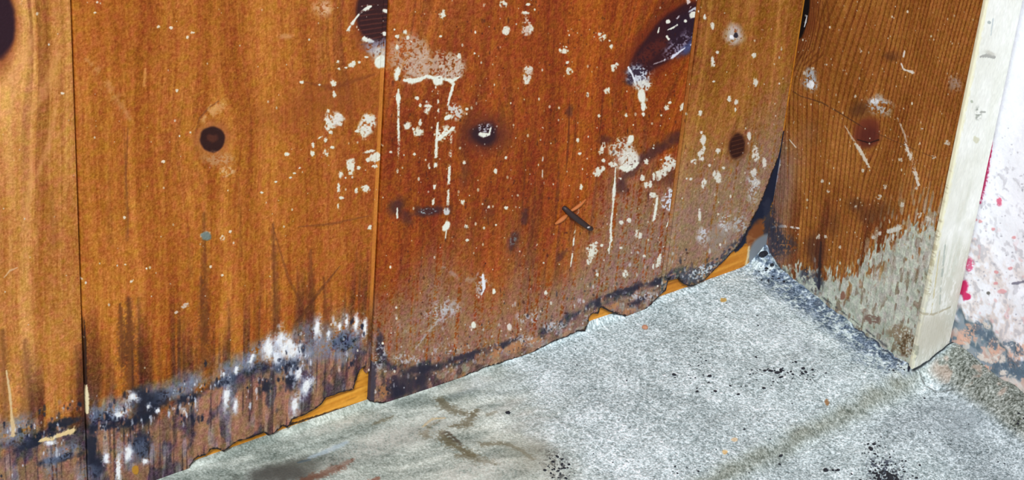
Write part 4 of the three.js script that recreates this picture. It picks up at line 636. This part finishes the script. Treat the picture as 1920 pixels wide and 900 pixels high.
{
  const xs = [-3, -2, -1.3, -0.95], zs = []; for (let i = 0; i <= 300; i++) xs.push(-0.75 + (0.036 + 0.75) * i / 300); for (let j = 0; j <= 210; j++) zs.push(-0.002 + 0.502 * Math.pow(j / 210, 1.15)); zs.push(0.8, 1.4, 2.2, 3);
  const pos = [], idx = [], n = xs.length; for (const z of zs) for (const x of xs) pos.push(x, floorY(x, z), z);
  for (let j = 0; j + 1 < zs.length; j++) for (let i = 0; i + 1 < n; i++) { const a = j * n + i; idx.push(a, a + n, a + 1, a + 1, a + n, a + n + 1); }
  const g = new THREE.BufferGeometry(); g.setAttribute('position', new THREE.Float32BufferAttribute(pos, 3)); g.setIndex(idx); g.computeVertexNormals(); setUV(g, floorSheet, (x, y, z) => [x, z]);
  const slab = new THREE.BoxGeometry(3.2, 0.08, 3.05); slab.translate(-1.4, -0.06, 1.475); setUV(slab, floorSheet, () => [-0.5, 0.3]);
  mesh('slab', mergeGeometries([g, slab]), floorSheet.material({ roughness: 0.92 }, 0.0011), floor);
}

// ---------------------------------------------------------------- small loose things
function lump(seed, sx, sy, sz, detail = 1) { const g = new THREE.IcosahedronGeometry(1, detail), p = g.attributes.position; for (let i = 0; i < p.count; i++) { const x = p.getX(i), y = p.getY(i), z = p.getZ(i), k = 0.75 + 0.6 * vn(x * 1.6 + seed * 3.1, y * 1.6 + z * 2.3 + seed); p.setXYZ(i, x * k * sx, y * k * sy, z * k * sz); } g.computeVertexNormals(); return g; }
const gritMat = new THREE.MeshStandardMaterial({ color: 0x1c1e24, roughness: 0.9 });
{
  const r = rng(321), parts = [], base = [0, 1, 2, 3].map((i) => lump(i + 1, 1, 0.7, 1, 0));
  const place = (px, py, sz) => { const p = onPlane(px, py, 1, 0); if (p.z < 0.007 || p.x > -0.004 && p.z < TRIM_Z + 0.008 || p.x > 0.03) return; p.y = floorY(p.x, p.z); const g = base[(r() * 4) | 0].clone(); g.rotateY(r() * 6.3); g.scale(sz * (0.7 + r() * 0.9), sz * 0.7, sz * (0.7 + r() * 0.9)); g.translate(p.x, p.y + sz * 0.25, p.z); g.deleteAttribute('uv'); parts.push(g); };
  const cluster = (x, y, a, b, n, s) => { for (let i = 0; i < n; i++) { const q = Math.sqrt(-2 * Math.log(1 - r() * 0.98)) * 0.55, t = r() * 6.283; place(x + Math.cos(t) * q * a, y + Math.sin(t) * q * b, s * (0.5 + r() * r() * 1.3)); } };
  const P1 = 0.0006;
  cluster(1480, 700, 80, 22, 46, P1); cluster(1450, 694, 24, 5, 10, P1 * 1.7); cluster(1515, 697, 18, 6, 8, P1 * 1.6); cluster(1300, 700, 60, 50, 40, P1 * 0.8); cluster(1660, 870, 50, 30, 95, P1); cluster(1668, 884, 26, 12, 40, P1 * 1.7); cluster(1640, 826, 22, 18, 22, P1 * 1.2); cluster(1045, 872, 28, 26, 34, P1 * 1.2); cluster(1560, 864, 18, 4, 8, P1 * 1.3); cluster(1350, 885, 70, 20, 26, P1 * 0.9); cluster(1440, 515, 40, 20, 24, P1 * 1.1); cluster(1690, 690, 26, 8, 14, P1 * 1.1); cluster(1910, 790, 16, 8, 8, P1 * 1.2);
  for (let i = 0; i < 260; i++) place(1000 + r() * 900, 520 + r() * 380, P1 * (0.35 + 0.7 * r() * r()));
  for (const [x, y, s] of [[1265, 699, 1.9], [1331, 703, 1.8], [1342, 731, 1.5], [1385, 736, 1.7], [1433, 725, 1.7], [1396, 803, 1.6], [1467, 838, 2.3], [1465, 852, 1.2], [1524, 692, 1.9], [1418, 666, 1.5], [1434, 694, 2.1], [1465, 706, 2.0], [1554, 864, 1.4], [1565, 864, 1.3], [1575, 864, 1.5], [1635, 822, 1.5], [1642, 815, 1.6], [953, 765, 1.9]]) place(x, y, P1 * s);
  const m = mesh('floor_grit', mergeGeometries(parts), gritMat, scene);
  tag(m, 'black grit and crumbs scattered over the pale concrete floor', 'grit', { kind: 'stuff' });
}
function crumb(name, px, py, size, mat, label, category, seed) { const p = onPlane(px, py, 1, 0); const m = mesh(name, lump(seed, size[0], size[1], size[2], 2), mat, scene); m.position.set(p.x, floorY(p.x, p.z) + size[1] * 0.75, p.z); tag(m, label, category); return m; }
crumb('mortar_crumb', 1428, 496, [0.0030, 0.0017, 0.0020], gritMat, 'flat black crumb lying in the inner corner below the broken plank', 'crumb', 4);
crumb('mortar_crumb_001', 1447, 505, [0.0014, 0.0012, 0.0014], gritMat, 'tiny black crumb in the inner corner beside the flat one', 'crumb', 8);
crumb('wood_crumb', 1210, 608, [0.0020, 0.0013, 0.0019], new THREE.MeshStandardMaterial({ color: 0xb98566, roughness: 0.9 }), 'small rusty tan crumb on the floor below the bulging broken plank foot', 'crumb', 12);

// bent nail standing out of the third board, with the splinters it raised
{
  const on = (x, y, z) => onPlane(x, y, 2, T + z);
  const tube = (pts, rad, n = 24) => { const c = new THREE.CatmullRomCurve3(pts), g = new THREE.TubeGeometry(c, n, 1, 10, false), p = g.attributes.position, f = c.computeFrenetFrames(n, false); for (let i = 0; i <= n; i++) { const o = c.getPointAt(i / n), k = rad(i / n); for (let j = 0; j <= 10; j++) { const e = i * 11 + j; p.setXYZ(e, o.x + (p.getX(e) - o.x) * k, o.y + (p.getY(e) - o.y) * k, o.z + (p.getZ(e) - o.z) * k); } } g.computeVertexNormals(); return g; };
  const nail = tag(group('bent_nail'), 'dark rusty bent nail sticking out of the reddish plank', 'nail');
  const iron = new THREE.MeshStandardMaterial({ color: 0x3a2a28, roughness: 0.5, metalness: 0.35 }), glintM = new THREE.MeshStandardMaterial({ color: 0xb8b4b0, roughness: 0.4, metalness: 0.5 });
  const a = on(1058, 390, 0.0005), b = on(1070, 401, 0.0022), c = on(1088, 415, 0.0034), d = on(1107, 429, 0.0042);
  mesh('shaft', tube([on(1052, 388, -0.003), a, b, c, d], (t) => 0.0014 + 0.0006 * Math.sin(t * 3)), iron, nail);
  const tip = lump(3, 0.0017, 0.0013, 0.0013, 2); tip.translate(d.x, d.y, d.z); mesh('head', tip, iron, nail);
  const gl = lump(5, 0.0010, 0.0006, 0.0006, 1); const e = on(1104, 426, 0.0060); gl.translate(e.x, e.y, e.z); mesh('nail_glint', gl, glintM, nail).userData.label = 'bright lump standing in for the glint on the nail tip';  // glint at the nail tip, put in as a pale lump
  const fresh = new THREE.MeshStandardMaterial({ color: 0xb4642a, roughness: 0.7 });
  const sp = (name, p, w, label) => { const m = mesh(name, tube(p.map(([x, y, z]) => on(x, y, z)), (t) => w * (0.25 + Math.sin(Math.PI * (0.12 + 0.8 * t)))), fresh, scene); tag(m, label, 'splinter', { group: 'splinters raised around the nail' }); };
  sp('wood_splinter', [[1066, 398, 0.0006], [1078, 391, 0.0020], [1090, 382, 0.0022], [1098, 374, 0.0012]], 0.0009, 'thin orange splinter rising to the upper side of the bent nail');
  sp('wood_splinter_001', [[1064, 402, 0.0004], [1055, 410, 0.0012], [1047, 416, 0.0010], [1041, 420, 0.0004]], 0.0012, 'short orange splinter below the root of the bent nail');
}
renderer.render(scene, camera);
